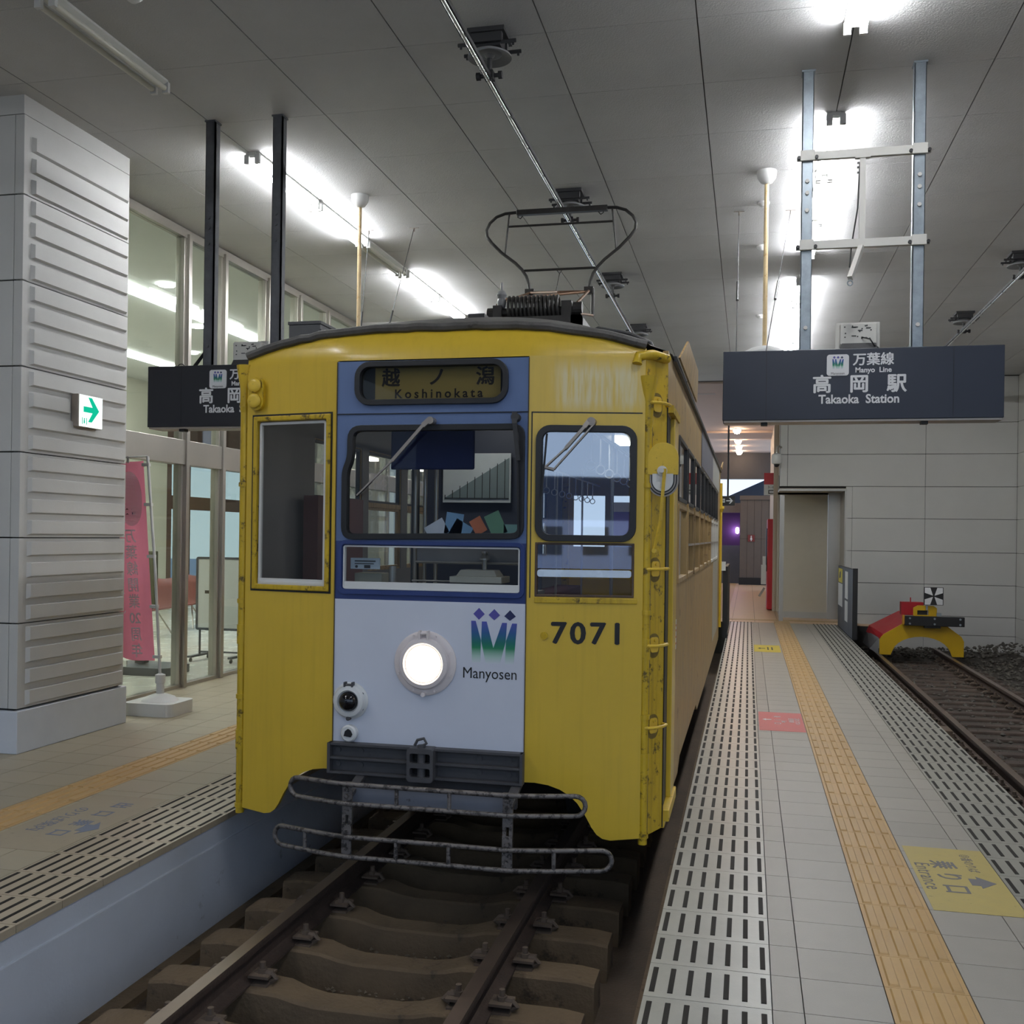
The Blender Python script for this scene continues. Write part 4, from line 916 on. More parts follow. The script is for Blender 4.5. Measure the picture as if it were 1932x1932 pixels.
# --- pantograph on the roof
PY = 9.0
def tb(pts, r, name, mat, par=None, n=8, closed=False): return MB().tube(pts, r, n, closed).obj(name, mat, par or T, smooth=True)
P_ = MB().beam((-2.05,PY,4.537),(-1.24,PY,4.537),0.05,0.045).obj('pantograph_bow', m_panto, T)
def bow(sgn, xc=-1.66):
    pts = [(0.40,4.543),(0.50,4.538),(0.58,4.512),(0.64,4.46),(0.67,4.40),(0.665,4.34),(0.62,4.28),(0.53,4.19),(0.40,4.09),(0.34,4.03),(0.30,3.97),(0.275,3.90),(0.265,3.82)]
    return [(xc+sgn*a, PY, z) for a,z in pts]
for sg in (-1,1):
    tb(bow(sg), 0.014, 'bow_horn', m_panto, P_)
    tb([(X0+sg*0.46,PY,4.55),(X0+sg*0.50,PY,4.16)], 0.009, 'bow_strut', m_panto, P_)
    tb([(X0+sg*0.38,PY,4.53),(X0+sg*0.385,PY,4.50),(X0+sg*0.36,PY,4.485),(X0+sg*0.34,PY,4.51)], 0.005, 'bow_spring', m_panto, P_)
tb([(-2.13,PY,4.42),(-1.19,PY,4.42)], 0.010, 'cross_tube', m_panto, P_)
tb([(-1.98,PY,4.02),(-1.34,PY,4.02)], 0.011, 'cross_tube', m_panto, P_)
tb([(-1.69,PY,4.02),(-1.66,PY,3.98),(-1.63,PY,4.02),(-1.66,PY,3.98),(-1.67,PY-0.3,3.55)], 0.004, 'pull_cord', m_panto, P_)
tb([(-1.925,PY,3.82),(-1.395,PY,3.81)], 0.014, 'knee_axle', m_copper, P_)
tb([(-1.925,PY,3.82),(-1.50,PY-0.9,3.60)], 0.011, 'frame_tube', m_copper, P_); tb([(-1.395,PY,3.81),(-1.95,PY-0.9,3.56)], 0.011, 'frame_tube', m_copper, P_)
tb([(-1.395,PY,3.82),(-1.36,PY-0.9,3.50)], 0.012, 'frame_tube', m_copper, P_); tb([(-1.925,PY,3.82),(-2.0,PY-0.9,3.52)], 0.011, 'frame_tube', m_copper, P_)
tb([(-1.36,PY,3.84),(-1.36,PY,3.60)], 0.016, 'link', m_panto, P_); tb([(-1.36,PY,3.60),(-1.42,PY-0.9,3.44)], 0.011, 'frame_tube', m_copper, P_)
for x in (-1.925,-1.395): MB().box(x-0.04,x+0.04,PY-0.03,PY+0.03,3.79,3.85).obj('joint_block', m_panto, P_)
SP = MB(); yc, zc, rr = 8.0, 3.45, 0.098; pts = []; turns = 13
for i in range(turns*14+1): a = 2*PI*i/14; pts.append((-1.88+0.42*i/(turns*14), yc+rr*math.cos(a), zc+rr*math.sin(a)))
tb(pts, 0.0125, 'main_spring', m_panto, P_, 6)
MB().cyl((-2.02,yc,zc-0.02),(-1.30,yc,zc-0.02),0.035,12).box(-2.00,-1.93,yc-0.05,yc+0.05,zc-0.10,zc+0.03).box(-1.45,-1.37,yc-0.05,yc+0.05,zc-0.10,zc+0.05).cyl((-1.36,yc,zc),(-1.29,yc,zc),0.045,12).cyl((-2.05,yc,zc-0.03),(-2.0,yc,zc-0.03),0.05,12).obj('spring_carrier', m_panto, P_)
MB().lathe([(0.03,0),(0.04,0.04),(0.03,0.07),(0.042,0.10),(0.028,0.13),(0.010,0.14),(0.010,0.20)], (-1.94,yc,zc+0.02), n=12).obj('insulator', m_insul, P_, smooth=True)
MB().box(-2.1,-1.25,7.7,7.78,3.25,3.33).box(-2.1,-1.25,9.0,9.08,3.25,3.33).box(-2.1,-2.02,7.7,9.08,3.25,3.33).box(-1.33,-1.25,7.7,9.08,3.25,3.33).obj('base_frame', m_panto, P_)
for x in (-2.06,-1.29):
    for y in (7.74,9.04): MB().lathe([(0.05,0),(0.035,0.05),(0.055,0.09),(0.035,0.13),(0.05,0.18),(0.03,0.25),(0.03,0.27)], (x,y,3.0), n=12).obj('insulator', m_insul, P_, smooth=True)
for x in (-2.0,-1.35): MB().box(x-0.03,x+0.03,8.0,8.1,3.3,3.45).obj('spring_post', m_panto, P_)
# roof boxes and grab rail
o = MB().frus(-2.72,-2.42,5.62,5.92,2.70,2.795,0.03).obj('roof_vent', m_steelg, T)
MB().box(-2.665,-2.465,5.66,5.88,2.79,2.885).box(-2.67,-2.46,5.655,5.885,2.885,2.905).obj('vent_cover', M('dark vent cover', (74,74,76), 0.6, var=0.15), o, bevel=0.003)
MB().box(-2.47,-2.458,5.655,5.66,2.84,2.855).tube([(-2.46,5.7,2.83),(-2.30,5.72,2.82)],0.004,6).obj('vent_catch', m_rubber, o)
MB().box(-1.80,-1.69,6.5,6.7,2.95,3.10).obj('roof_box', m_box, T)
tb([(-1.06,7.0,2.98),(-1.06,7.0,3.06),(-1.02,7.0,3.08),(-0.80,7.0,3.035),(-0.66,7.0,2.97),(-0.62,7.0,2.88)], 0.014, 'roof_rail', m_box)
tb([(-0.96,6.9,2.97),(-0.96,6.9,3.0),(-0.70,6.9,2.95),(-0.58,6.9,2.88),(-0.56,6.9,2.84)], 0.016, 'roof_rail', m_box)

for k, y in enumerate((7.6,9.6,11.6,13.6)):
    MB().box(-1.25,-1.15,y,y+0.6,2.56,2.60).obj('saloon_lamp', EM('saloon lamp glow', (255,250,235), 14.0), T) if k == 0 else MB().box(-1.25,-1.15,y,y+0.6,2.56,2.60).obj('saloon_lamp', bpy.data.materials['saloon lamp glow'], T)
MB().cyl((-2.2,7.0,2.42),(-2.2,15.5,2.42),0.014,8).obj('strap_rail', m_alu, T); MB().cyl((-1.1,7.0,2.42),(-1.1,15.5,2.42),0.014,8).obj('strap_rail', m_alu, T)
s0 = None
for k in range(16):
    y = 7.3+0.5*k
    if s0 is None: s0 = MB().tube([(-1.1,y,2.41),(-1.1,y,2.2)],0.008,6).tube([(-1.1+0.035*math.cos(a*PI/5),y,2.165+0.035*math.sin(a*PI/5)) for a in range(10)],0.006,6,True).obj('hand_strap', m_whitepl, T)
    else: put(s0, (0,0.5*k,0))
    put(s0, (-1.1,0.5*k,0))
# ================================================================ OVERHEAD
def insulator(x, y, lab):
    e = thing('wire_insulator', (x, y, 4.57), lab, 'insulator', 'overhead insulators')
    MB().box(x-0.12,x+0.12,y-0.12,y+0.12,CZ-0.028,CZ).box(x-0.10,x+0.10,y-0.10,y-0.06,CZ-0.085,CZ-0.028).box(x-0.10,x+0.10,y+0.06,y+0.10,CZ-0.085,CZ-0.028).box(x-0.085,x+0.085,y-0.07,y+0.07,CZ-0.10,CZ-0.028).obj('base_plate', m_box, e)
    for sx in (-1,1):
        for sy in (-1,1): MB().cyl((x+sx*0.09,y+sy*0.075,CZ-0.085),(x+sx*0.19,y+sy*0.075,CZ-0.085),0.012,6).cyl((x+sx*0.17,y+sy*0.075,CZ-0.11),(x+sx*0.17,y+sy*0.075,CZ-0.075),0.008,6).obj('clamp_bolt', m_box, e)
    MB().lathe([(0.05,0.0),(0.09,-0.02),(0.138,-0.045),(0.142,-0.058),(0.132,-0.055),(0.08,-0.035),(0.055,-0.045),(0.035,-0.04),(0.02,-0.06)], (x,y,CZ-0.09), n=28).obj('disc', m_insul, e, smooth=True)
    MB().cyl((x,y,CZ-0.14),(x,y,4.60),0.016,10).obj('stem', m_box, e)
    MB().box(x-0.03,x+0.03,y-0.035,y+0.035,4.575,4.625).cyl((x-0.08,y,4.60),(x+0.08,y,4.60),0.014,8).cyl((x-0.085,y,4.60),(x-0.06,y,4.60),0.026,8).cyl((x+0.06,y,4.60),(x+0.085,y,4.60),0.026,8).obj('wire_clamp', m_box, e)
    return e
def wire(x, lab):
    e = thing('contact_rail', (x, 10, 4.57), lab, 'overhead wire')
    MB().box(x-0.021,x+0.021,2.2,20.5,4.574,4.602).box(x-0.004,x+0.004,2.2,20.5,4.60,4.625).obj('carrier_bar', m_box, e)
    MB().cyl((x,2.2,4.573),(x,20.5,4.573),0.0125,12).obj('wire', m_wire, e, smooth=True)
    b = MB()
    for k in range(30): y = 3.4+0.6*k; b.box(x-0.019,x+0.019,y-0.012,y+0.012,4.566,4.604)
    b.obj('splice_clips', m_box, e)['kind'] = 'stuff'
wire(-1.66, 'bright contact bar running along the ceiling above the tram'); wire(2.86, 'contact bar above the empty right track')
INS = ['nearest overhead insulator above the tram roof','overhead insulator just above the pantograph bow','overhead insulator beyond the right arm of the pantograph','overhead insulator low behind the right end of the tram roof']
for k in range(4): insulator(-1.655, 6.41+3.08*k, INS[k])
insulator(-1.655, 18.7, 'farthest overhead insulator beyond the tram roof')
insulator(2.90, 12.4, 'overhead insulator at the right edge of the picture'); insulator(2.90, 15.5, 'overhead insulator above the right end of the right station sign')

def lamp_fixture(x, y0, lit, lab, group):
    L = 1.25; e = thing('ceiling_light', (x, y0+L/2, CZ-0.12), lab, 'fluorescent light', group)
    MB().box(x-0.035,x+0.035,y0,y0+L,CZ-0.03,CZ).plate([(x-0.06,CZ-0.001),(x-0.066,CZ-0.022),(x-0.02,CZ-0.045),(x+0.02,CZ-0.045),(x+0.066,CZ-0.022),(x+0.06,CZ-0.001)], [], lambda u,v,w: (u,w,v), y0+0.01, y0+L-0.01).obj('housing', m_lampbody, e)
    for sx in (-1,1):
        MB().cyl((x+sx*0.048,y0+0.035,CZ-0.075),(x+sx*0.048,y0+L-0.035,CZ-0.066),0.019,10).obj('tube', m_tube if lit else m_tubeoff, e, smooth=True)
        for yy in (y0+0.012,y0+L-0.012): MB().box(x+sx*0.048-0.022,x+sx*0.048+0.022,yy-0.014,yy+0.014,CZ-0.095,CZ-0.02).obj('tube_holder', m_whitepl, e)
    return e
GLf = 'lamps of the left ceiling row'; GRt = 'lamps of the right ceiling row'
for y, lit, lab in ((2.80,1,'lit lamp of the left row just above the top left picture corner'),(0.2,1,'lit lamp of the left row behind the viewer'),(5.36,0,'unlit fluorescent lamp at the top left of the ceiling'),(7.99,1,'first lit lamp of the left row, beside the sign posts'),(9.30,1,'second lit lamp of the left row, before the yellowed rod'),
                    (10.60,0,'unlit lamp between the lit ones of the left row'),(11.93,1,'third lit lamp of the left row, above the tram roof'),(13.24,1,'farthest lit lamp of the left row above the tram roof'),(15.9,1,'left row lamp hidden behind the tram roof'),(17.2,1,'last left row lamp hidden behind the tram')):
    if 'hidden' in lab: continue
    lamp_fixture(-4.12, y, lit, lab, GLf)
for y, lit, lab in ((5.42,1,'lit lamp cut by the top edge above the right sign posts'),(8.06,1,'first lit lamp between the right sign posts'),(9.36,1,'second lit lamp behind the upper crossbar of the right sign'),(10.66,1,'third lit lamp behind the right sign frame'),
                    (13.10,1,'fourth lit lamp left of the right sign post'),(14.40,1,'fifth lit lamp low beside the left galvanised post'),(15.70,1,'sixth lit lamp just above the right sign box'),(17.0,1,'seventh lit lamp touching the top of the right sign box'),(2.8,1,'right row lamp out of the frame above the viewer'),(0.2,1,'right row lamp out of the frame behind the viewer'),(0,0,0)):
    if lab: lamp_fixture(0.60, y, lit, lab, GRt)

# ================================================================ HANGING SIGNS
ux = (1,0,0); uz = (0,0,1)
def mini_logo(par, x, z, s):
    MB().plate(rrect(x-s/2, z-s/2, x+s/2, z+s/2, s*0.13), [], XZ(7.25), -0.006, 0.0).obj('logo_plate', m_ltr, par)
    logo(par, x, z+0.008, s*0.46, XZ(7.244), 0.0)
    text('logo_text', 'Manyosen', s*0.155, m_steelg, par, (x, 7.2435, z-s*0.40), ux, uz)
def station_sign(xa, xb, px, frame, mface, lab, shift):
    e = thing('station_sign', ((xa+xb)/2, 7.35, 2.47), lab, 'hanging sign')
    xm = shift
    MB().box(xa,xb,7.25,7.46,2.468,2.942).obj('sign_box', mface, e, bevel=0.004)
    MB().box(xa+0.01,xb-0.01,7.26,7.45,2.455,2.468).obj('bottom_trim', m_alum, e)
    for x in (xa+0.28, xb-0.48): MB().box(x-0.022,x+0.022,7.28,7.34,2.435,2.456).obj('latch', m_black, e)
    b = MB()
    for x in ((xa+0.29),(xb-0.31)): b.box(x-0.0015,x+0.0015,7.2485,7.251,2.47,2.94)
    b.obj('face_joint', m_black, e)
    mini_logo(e, xm-0.145, 2.832, 0.142)
    text('sign_text', '万葉線', 0.088, m_ltr, e, (xm+0.082,7.249,2.862), ux, uz, heavy=0.0022)
    text('sign_text', 'Manyo  Line', 0.048, m_ltr, e, (xm+0.082,7.249,2.795), ux, uz, bold=0.0012, sx=0.98)
    for k, ch in enumerate('高岡駅'): text('sign_text', ch, 0.128, m_ltr, e, (xm-0.245+0.238*k,7.249,2.697), ux, uz, heavy=0.0036)
    text('sign_text', 'Takaoka  Station', 0.083, m_ltr, e, (xm-0.008,7.249,2.601), ux, uz, bold=0.0020, sx=0.92)
    for x in px:
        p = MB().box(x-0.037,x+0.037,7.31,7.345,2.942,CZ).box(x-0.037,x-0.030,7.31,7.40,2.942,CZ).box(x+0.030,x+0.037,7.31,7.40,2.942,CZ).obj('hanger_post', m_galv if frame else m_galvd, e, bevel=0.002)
        MB().box(x-0.045,x+0.045,7.305,7.405,CZ-0.012,CZ).box(x-0.06,x+0.06,7.30,7.42,2.942,2.952).obj('post_plate', m_galv if frame else m_galvd, p)
        for z in (4.10,4.02,3.90,3.10): MB().cyl((x,7.31,z),(x,7.298,z),0.014,8).obj('bolt', m_whs if frame else m_galvd, p)
    return e
S1 = station_sign(-0.185, 1.608, (0.360,1.080), True, m_sign, 'dark blue station sign hung over the right platform on galvanised posts', 0.715)
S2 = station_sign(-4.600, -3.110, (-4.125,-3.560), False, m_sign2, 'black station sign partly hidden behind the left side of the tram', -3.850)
# steel frame between the posts of the right sign
for z in (4.27, 3.662):
    c = MB().box(0.40,1.05,7.30,7.335,z-0.028,z+0.028).obj('crossbar', m_whs, S1, bevel=0.002)
    for x in (0.360,1.080):
        MB().box(x-0.048,x+0.048,7.285,7.31,z-0.035,z+0.035).box(x-0.07,x+0.07,7.31,7.325,z-0.03,z+0.0).obj('post_clamp', m_whs, c, bevel=0.003)
        for sx in (-1,1): MB().cyl((x+sx*0.058,7.33,z-0.012),(x+sx*0.058,7.285,z-0.012),0.012,8).obj('bolt', m_black, c)
MB().box(0.700,0.738,7.305,7.33,3.69,4.245).box(0.67,0.768,7.30,7.335,4.236,4.245).obj('centre_strut', m_whs, S1)
MB().beam((0.715,7.30,3.635),(0.628,7.10,3.375),0.032,0.035).obj('camera_arm', m_whs, S1)
MB().tube([(0.628+0.016*math.cos(a*PI/6),7.10,3.345+0.016*math.sin(a*PI/6)) for a in range(12)],0.005,6,True).obj('eye_ring', m_galv, S1)
MB().tube([(0.70,7.31,4.20),(0.69,7.32,3.9),(0.655,7.33,3.66),(0.642,7.31,3.5)],0.005,6).obj('cable', m_black, S1)
for z in (4.205,4.175,4.14): MB().box(0.683,0.70,7.31,7.32,z-0.006,z+0.006).obj('hook', m_black, S1)
def monitor(x, lab, tl=0.0):
    e = thing('speaker_box', (x, 7.36, 2.945), lab, 'speaker box')
    MB().plate(rect(x-0.145,2.95,x+0.145,3.145), [rect(x-0.118,2.972,x+0.118,3.128)], XZ(7.40), 0, 0.02).obj('frame', m_whs, e, bevel=0.003)
    MB().plate(rect(x-0.118,2.985,x+0.118,3.125), [], XZ(7.33), 0, 0.07).obj('back_case', m_whs, e, bevel=0.006)
    MB().frus(x-0.12,x+0.12,7.31,7.41,2.952,2.99,0.012).obj('under_tray', m_box, e)
    b = MB(); R = random.Random(5)
    for k in range(14): a, c = x+R.uniform(-.09,.09), R.uniform(3.01,3.115); b.cyl((a,7.331,c),(a,7.327,c),0.005,6)
    for k in range(5): a, c = x+R.uniform(-.07,.05), R.uniform(3.02,3.10); b.box(a,a+0.03,7.327,7.331,c,c+0.006)
    b.obj('case_hole', m_black, e)
    MB().tube([(x+0.02,7.325,3.03),(x+0.07,7.29,3.01),(x+0.10,7.31,2.97),(x+0.13,7.33,2.955)],0.005,6).obj('cable', m_black, e)
monitor(0.708, 'white rusted box standing on the right station sign'); monitor(-3.80, 'white rusted box standing on the left black sign')
b = MB().tube([(-4.27,7.35,2.945),(-4.18,7.36,3.06),(-4.15,7.36,3.15)],0.008,6).tube([(-4.25,7.35,2.945),(-4.16,7.37,3.08),(-4.14,7.37,3.18)],0.008,6).tube([(-4.36+0.03*math.cos(a*PI/6),7.33,2.945+0.025*math.sin(a*PI/6)) for a in range(7)],0.004,6)
b.obj('cable', m_black, S2)
# ---- hung clock and rods
def rod(x, y, z1, lab):
    e = thing('hanging_rod', (x,y,z1), lab, 'ceiling rod')
    MB().cyl((x,y,z1),(x,y,CZ-0.05),0.019,12).obj('rod', m_rod, e, smooth=True)
    MB().lathe([(0.022,-0.115),(0.05,-0.10),(0.078,-0.06),(0.085,-0.02),(0.085,0.0)], (x,y,CZ), n=24).obj('ceiling_rose', m_whitepl, e, smooth=True)
    return e
rod(0.115, 9.26, 3.338, 'yellowed rod with a white ceiling rose, left of the right sign posts')
rod(-3.63, 9.22, 3.10, 'yellowed rod with a white ceiling rose, left of the pantograph')
ck = thing('clock', (0.115,9.26,2.72), 'round white clock whose rim shows above the right sign', 'clock')
MB().lathe([(0.30,-0.06),(0.315,-0.05),(0.315,0.05),(0.30,0.06)], (0.115,9.26,3.02), (0,-1,0), 36).obj('clock_case', m_whitepl, ck, smooth=True)
MB().cyl((0.115,9.198,3.02),(0.115,9.196,3.02),0.285,36).obj('dial', m_paperw, ck)
MB().box(0.11,0.12,9.19,9.195,3.02,3.24).box(0.115,0.26,9.19,9.195,3.015,3.025).obj('hands', m_black, ck)
def stay(x, y, z, lab, zb=2.945, xb=None, yb_=None):
    e = thing('stay_wire', (x,y,zb), lab, 'stay wire'); xb = x if xb is None else xb; yb_ = y if yb_ is None else yb_
    MB().cyl((xb,yb_,zb),(x,y,z),0.0035,6).obj('wire', m_black, e)
    p = Vector((xb,yb_,zb)); q = Vector((x,y,z)); a = p+(q-p)*0.30; c = p+(q-p)*0.42
    MB().cyl(a, c, 0.010, 8).obj('turnbuckle', m_black, e)
    MB().box(x-0.05,x+0.05,y-0.006,y+0.006,z-0.004,z).cyl((x,y,z-0.04),(x,y,z),0.008,6).obj('ceiling_hook', m_alum, e)
stay(-0.13,10.35,CZ,'thin stay wire left of the yellowed rod on the right', 2.945, -0.10, 7.36); stay(0.36,10.4,CZ,'thin stay wire right of the yellowed rod on the right', 2.945, 0.10, 7.36)
stay(-3.95,10.3,CZ,'thin stay wire left of the yellowed rod by the pantograph', 3.2, -3.75, 9.5); stay(-3.45,10.3,CZ,'thin stay wire right of the yellowed rod by the pantograph', 3.2, -3.55, 9.5)
for (x,y,lab) in ((0.10,10.1,'round smoke detector behind the rod, nearest one'),(0.10,11.6,'round smoke detector behind the rod, middle one'),(0.12,15.2,'small round detector low behind the rod'),(-3.35,14.6,'white smoke detector above the tram roof'),(-3.62,5.5,'detector cut by the top edge of the picture')):
    tag(MB().lathe([(0.055,0),(0.055,-0.02),(0.04,-0.035),(0.02,-0.05),(0.001,-0.052)], (x,y,CZ), n=18).obj('smoke_detector', m_whitepl, smooth=True), lab, 'detector')
tag(MB().box(-4.55,-3.95,13.4,13.9,CZ-0.004,CZ+0.002).obj('ceiling_hatch', m_ceil), 'square ceiling hatch left of the far lit lamps', 'hatch')
tag(MB().box(-5.85,-5.05,14.8,15.6,3.6,CZ).obj('ceiling_beam', m_col), 'white boxed beam end above the tram roof on the left', 'beam')

# ================================================================ RIGHT TRACK END
bs = thing('buffer_stop', (2.8,18.9,-0.30), 'yellow and red buffer stop at the end of the right track', 'buffer stop')
m_by = M('buffer yellow', (206,166,12), 0.45, var=0.05); m_bd = M('buffer red', (170,30,40), 0.45, var=0.05)
top = [(2.20,-0.28),(2.20,-0.02),(2.26,0.06),(2.66,0.31),(3.12,0.31),(3.22,0.27),(3.50,0.06),(3.54,-0.02),(3.54,-0.28)]
arch = [(3.36,-0.28)]+[(2.87+0.47*math.cos(a), -0.27+0.31*math.sin(a)) for a in [PI*i/14 for i in range(1,14)]]+[(2.38,-0.28)]
MB().plate(top+arch, [], XZ(18.55), 0, 0.05).obj('front_frame', m_by, bs)
b = MB(); b.add([(2.20,18.6,-0.02),(2.26,18.6,0.06),(2.66,18.6,0.31),(2.66,19.7,0.40),(2.15,19.7,0.12),(2.10,19.7,0.0)], [(0,1,4,5),(1,2,3,4)])
b.add([(3.54,18.6,-0.02),(3.50,18.6,0.06),(3.12,18.6,0.31),(3.12,19.7,0.40),(3.50,19.7,0.12),(3.54,19.7,0.0)], [(5,4,1,0),(4,3,2,1)]); b.obj('sloping_cheek', m_bd, bs)
b = MB(); b.add([(2.05,18.65,-0.20),(2.05,19.7,-0.2),(2.12,19.7,0.02),(2.19,18.6,0.0),(2.19,18.6,-0.28),(2.19,19.7,-0.28)], [(0,1,2,3),(4,0,3),(0,4,5,1)]); b.obj('shoe', m_insul, bs)
MB().box(2.58,3.52,18.40,18.50,0.235,0.395).obj('buffer_bar', m_black, bs, bevel=0.006)
MB().box(2.55,2.585,18.42,18.52,0.255,0.405).obj('bar_end', M('timber end', (206,150,50), 0.6), bs)
for x in (2.66,3.05,3.45):
    for z in (0.27,0.36): MB().cyl((x,18.40,z),(x,18.385,z),0.017,10).obj('bolt', m_galv, bs)
MB().box(2.90,3.15,18.42,18.56,0.20,0.24).obj('lower_bracket', m_black, bs)
MB().plate([(2.73,0.39),(2.73,0.53),(2.80,0.57),(3.05,0.57),(3.10,0.53),(3.10,0.39)], [rect(2.79,0.41,2.97,0.49)], XZ(18.50), 0, 0.05).obj('head_frame', m_by, bs)
MB().box(2.80,2.96,18.56,18.58,0.40,0.50).obj('head_window', m_box, bs)
MB().box(2.59,2.95,18.9,19.1,0.38,0.60).cyl((2.745,18.95,0.60),(2.745,18.95,0.68),0.010,8).obj('rear_box', m_bd, bs)
MB().box(3.09,3.17,18.50,18.56,0.40,0.45).obj('side_block', m_galv, bs)
tg = MB().box(2.885,3.19,18.44,18.455,0.585,0.885).obj('target_plate', m_black, bs)
cx, cz, h = 3.037, 0.735, 0.142
for sx in (-1,1):
    for sz in (-1,1): MB().plate([(cx+sx*0.012,cz+sz*0.010),(cx+sx*0.055,cz+sz*h),(cx+sx*h,cz+sz*h),(cx+sx*h,cz+sz*0.055)], [], XZ(18.438), -0.002, 0.002).obj('white_quarter', m_ltr, tg)
MB().box(2.92,2.95,18.46,18.48,0.50,0.60).obj('target_foot', m_galv, bs)
# timber lump by the rail
tag(MB().box(1.83,2.12,11.6,11.9,-0.442,-0.33).obj('timber_block', M('timber block', (92,76,62), 0.8), bevel=0.01), 'brown timber block lying between platform and right track', 'block')

# gates at the platform end
def gate(x, y0, y1, z1, lab, sg):
    e = thing('barrier_board', (x,(y0+y1)/2,0), lab, 'barrier')
    MB().box(x-0.03,x+0.03,y0,y1,0.0,z1).obj('board', M('black barrier board', (26,26,30), 0.5), e, bevel=0.008)
    MB().box(x-0.035,x+0.045,y0-0.05,y0+0.02,-0.0,z1+0.02).obj('end_post', m_black, e)
    return e
g1 = gate(1.735, 18.05, 20.9, 1.165, 'black barrier board with notices at the right platform edge', 1)
for (ya,yb_,za,zb_,mt,nm) in ((20.0,20.75,0.86,1.12,M('yellow notice', (222,206,60), 0.6),'yellow_notice'),(19.95,20.8,0.42,0.84,m_paperw,'paper_notice'),(18.9,19.4,0.62,1.10,m_paperw,'paper_notice'),(18.9,19.4,0.22,0.58,m_paperw,'paper_notice')):
    MB().box(1.699,1.704,ya,yb_,za,zb_).obj(nm, mt, g1)
MB().plate([(20.5,1.05),(20.25,1.07),(20.3,0.95),(20.6,0.93)], [], YZ(1.697), 0, 0.001).obj('notice_print', m_black, g1)
g2 = gate(-0.37, 17.6, 20.5, 1.17, 'black barrier board at the tram side platform edge', -1)
MB().box(-0.47,-0.36,17.5,17.53,1.12,1.27).obj('paper_notice', m_paperw, g2)
# CCTV dome
cv = thing('security_camera', (0.56,21.35,3.0), 'round white dome camera on a bent arm at the wall corner', 'camera')
MB().tube([(0.62,21.45,3.50),(0.585,21.40,3.52),(0.545,21.33,3.50),(0.53,21.3,3.42),(0.53,21.3,3.36)],0.022,10).obj('arm', m_alu, cv, smooth=True)
MB().lathe([(0.05,0.0),(0.09,-0.03),(0.105,-0.10),(0.105,-0.18),(0.085,-0.21),(0.05,-0.22)], (0.53,21.3,3.37), n=24).obj('dome_housing', m_whitepl, cv, smooth=True)
MB().lathe([(0.06,0),(0.05,-0.04),(0.03,-0.062),(0.001,-0.07)], (0.53,21.3,3.16), n=18).obj('dome_glass', m_black, cv, smooth=True)
# corridor items
vm = thing('vending_machine', (0.6,25.2,0), 'tall red vending machine seen edge-on in the corridor', 'vending machine')
MB().box(0.43,0.66,24.7,25.7,0.02,2.12).obj('cabinet', m_red, vm, bevel=0.02)
MB().box(0.41,0.43,24.75,25.65,0.9,1.9).obj('front_window', m_black, vm)
bx = thing('leaflet_rack', (0.36,24.9,0.3), 'white leaflet rack on the red machine in the corridor', 'rack')
MB().plate([(24.7,1.05),(24.9,1.05),(24.9,0.6),(24.75,0.6)], [], YZ(0.30), 0, 0.11).obj('tray', m_paperw, bx); MB().box(0.33,0.40,24.72,24.78,1.0,1.25).obj('leaflet', m_paperw, bx)
MB().beam((0.26,24.75,0.32),(0.38,24.75,0.52),0.06,0.05).obj('foot', m_alum, bx)
hs = thing('hanging_sign', (0.5,25,2.68), 'red and white sign standing out from the corridor wall', 'sign')
MB().box(0.34,0.66,24.9,24.96,2.93,3.20).obj('red_panel', m_red, hs); MB().box(0.34,0.66,24.9,24.96,2.68,2.93).obj('white_panel', m_paperw, hs)
text('sign_text', 'トイ', 0.09, m_black, hs, (0.50,24.898,2.86), ux, uz); MB().plate(rect(0.44,2.71,0.58,2.80), [rect(0.46,2.73,0.56,2.78)], XZ(24.898), -0.002, 0.0).obj('pictogram', m_black, hs)
es = thing('exit_direction_sign', (-0.4,21.0,2.30), 'small black arrow sign hung behind the rear end of the tram', 'sign')
YE = 21.0; k = YE/20
MB().box(-0.62,-0.27,YE,YE+0.08,2.31,2.50).obj('sign_box', m_black, es); MB().cyl((-0.41,YE+0.04,2.50),(-0.41,YE+0.04,CZ),0.018,8).obj('hanger', m_black, es)
MB().plate([(-0.44,2.395),(-0.35,2.395),(-0.385,2.35),(-0.365,2.345),(-0.31,2.405),(-0.365,2.465),(-0.385,2.46),(-0.35,2.415),(-0.44,2.415)], [], XZ(YE-0.002), -0.002, 0).obj('arrow', m_ltr, es)
MB().plate(rect(-0.535,2.37,-0.465,2.445), [rect(-0.522,2.385,-0.506,2.43), rect(-0.494,2.385,-0.478,2.43)], XZ(YE-0.002), -0.002, 0).obj('pictogram', m_ltr, es)

# ================================================================ FLOOR STICKERS
def sticker(x0,x1,y0,y1,col,lab,z=0.0015):
    e = tag(MB().box(x0,x1,y0,y1,z-0.001,z).obj('floor_sticker', M('sticker '+lab[:12], col, 0.5, var=0.06, scale=12, dirt=(tuple(int(c*0.72) for c in col)), dscale=18, dthr=0.62)), lab, 'floor sticker'); return e
down = (0,-1,0); side_ = (1,0,0)
s1 = sticker(0.835,1.232,4.96,5.96,(184,166,98),'worn yellow entrance sticker between tactile strip and right edge')
OFFs = OFF[s1.name]; m_gp = M('grey sticker print', (106,104,108), 0.6)
def ftext(par, s, size, x, y, mat, bold=0.0, ux_=down, uy_=side_, sp=1.0, sx=1.0): return text('sticker_text', s, size, mat, par, (x,y,0.0022), ux_, uy_, heavy=(0.003 if size > 0.11 else 0), bold=0.0, spacing=sp, sx=sx, depth=0.0003)
ftext(s1, 'Entrance', 0.105, 0.885, 5.46, m_gp, 0.001, sp=1.12)
for ch, yy in (('乗',5.66),('り',5.47),('口',5.28)): ftext(s1, ch, 0.135, 0.985, yy, m_gp, 0.0)
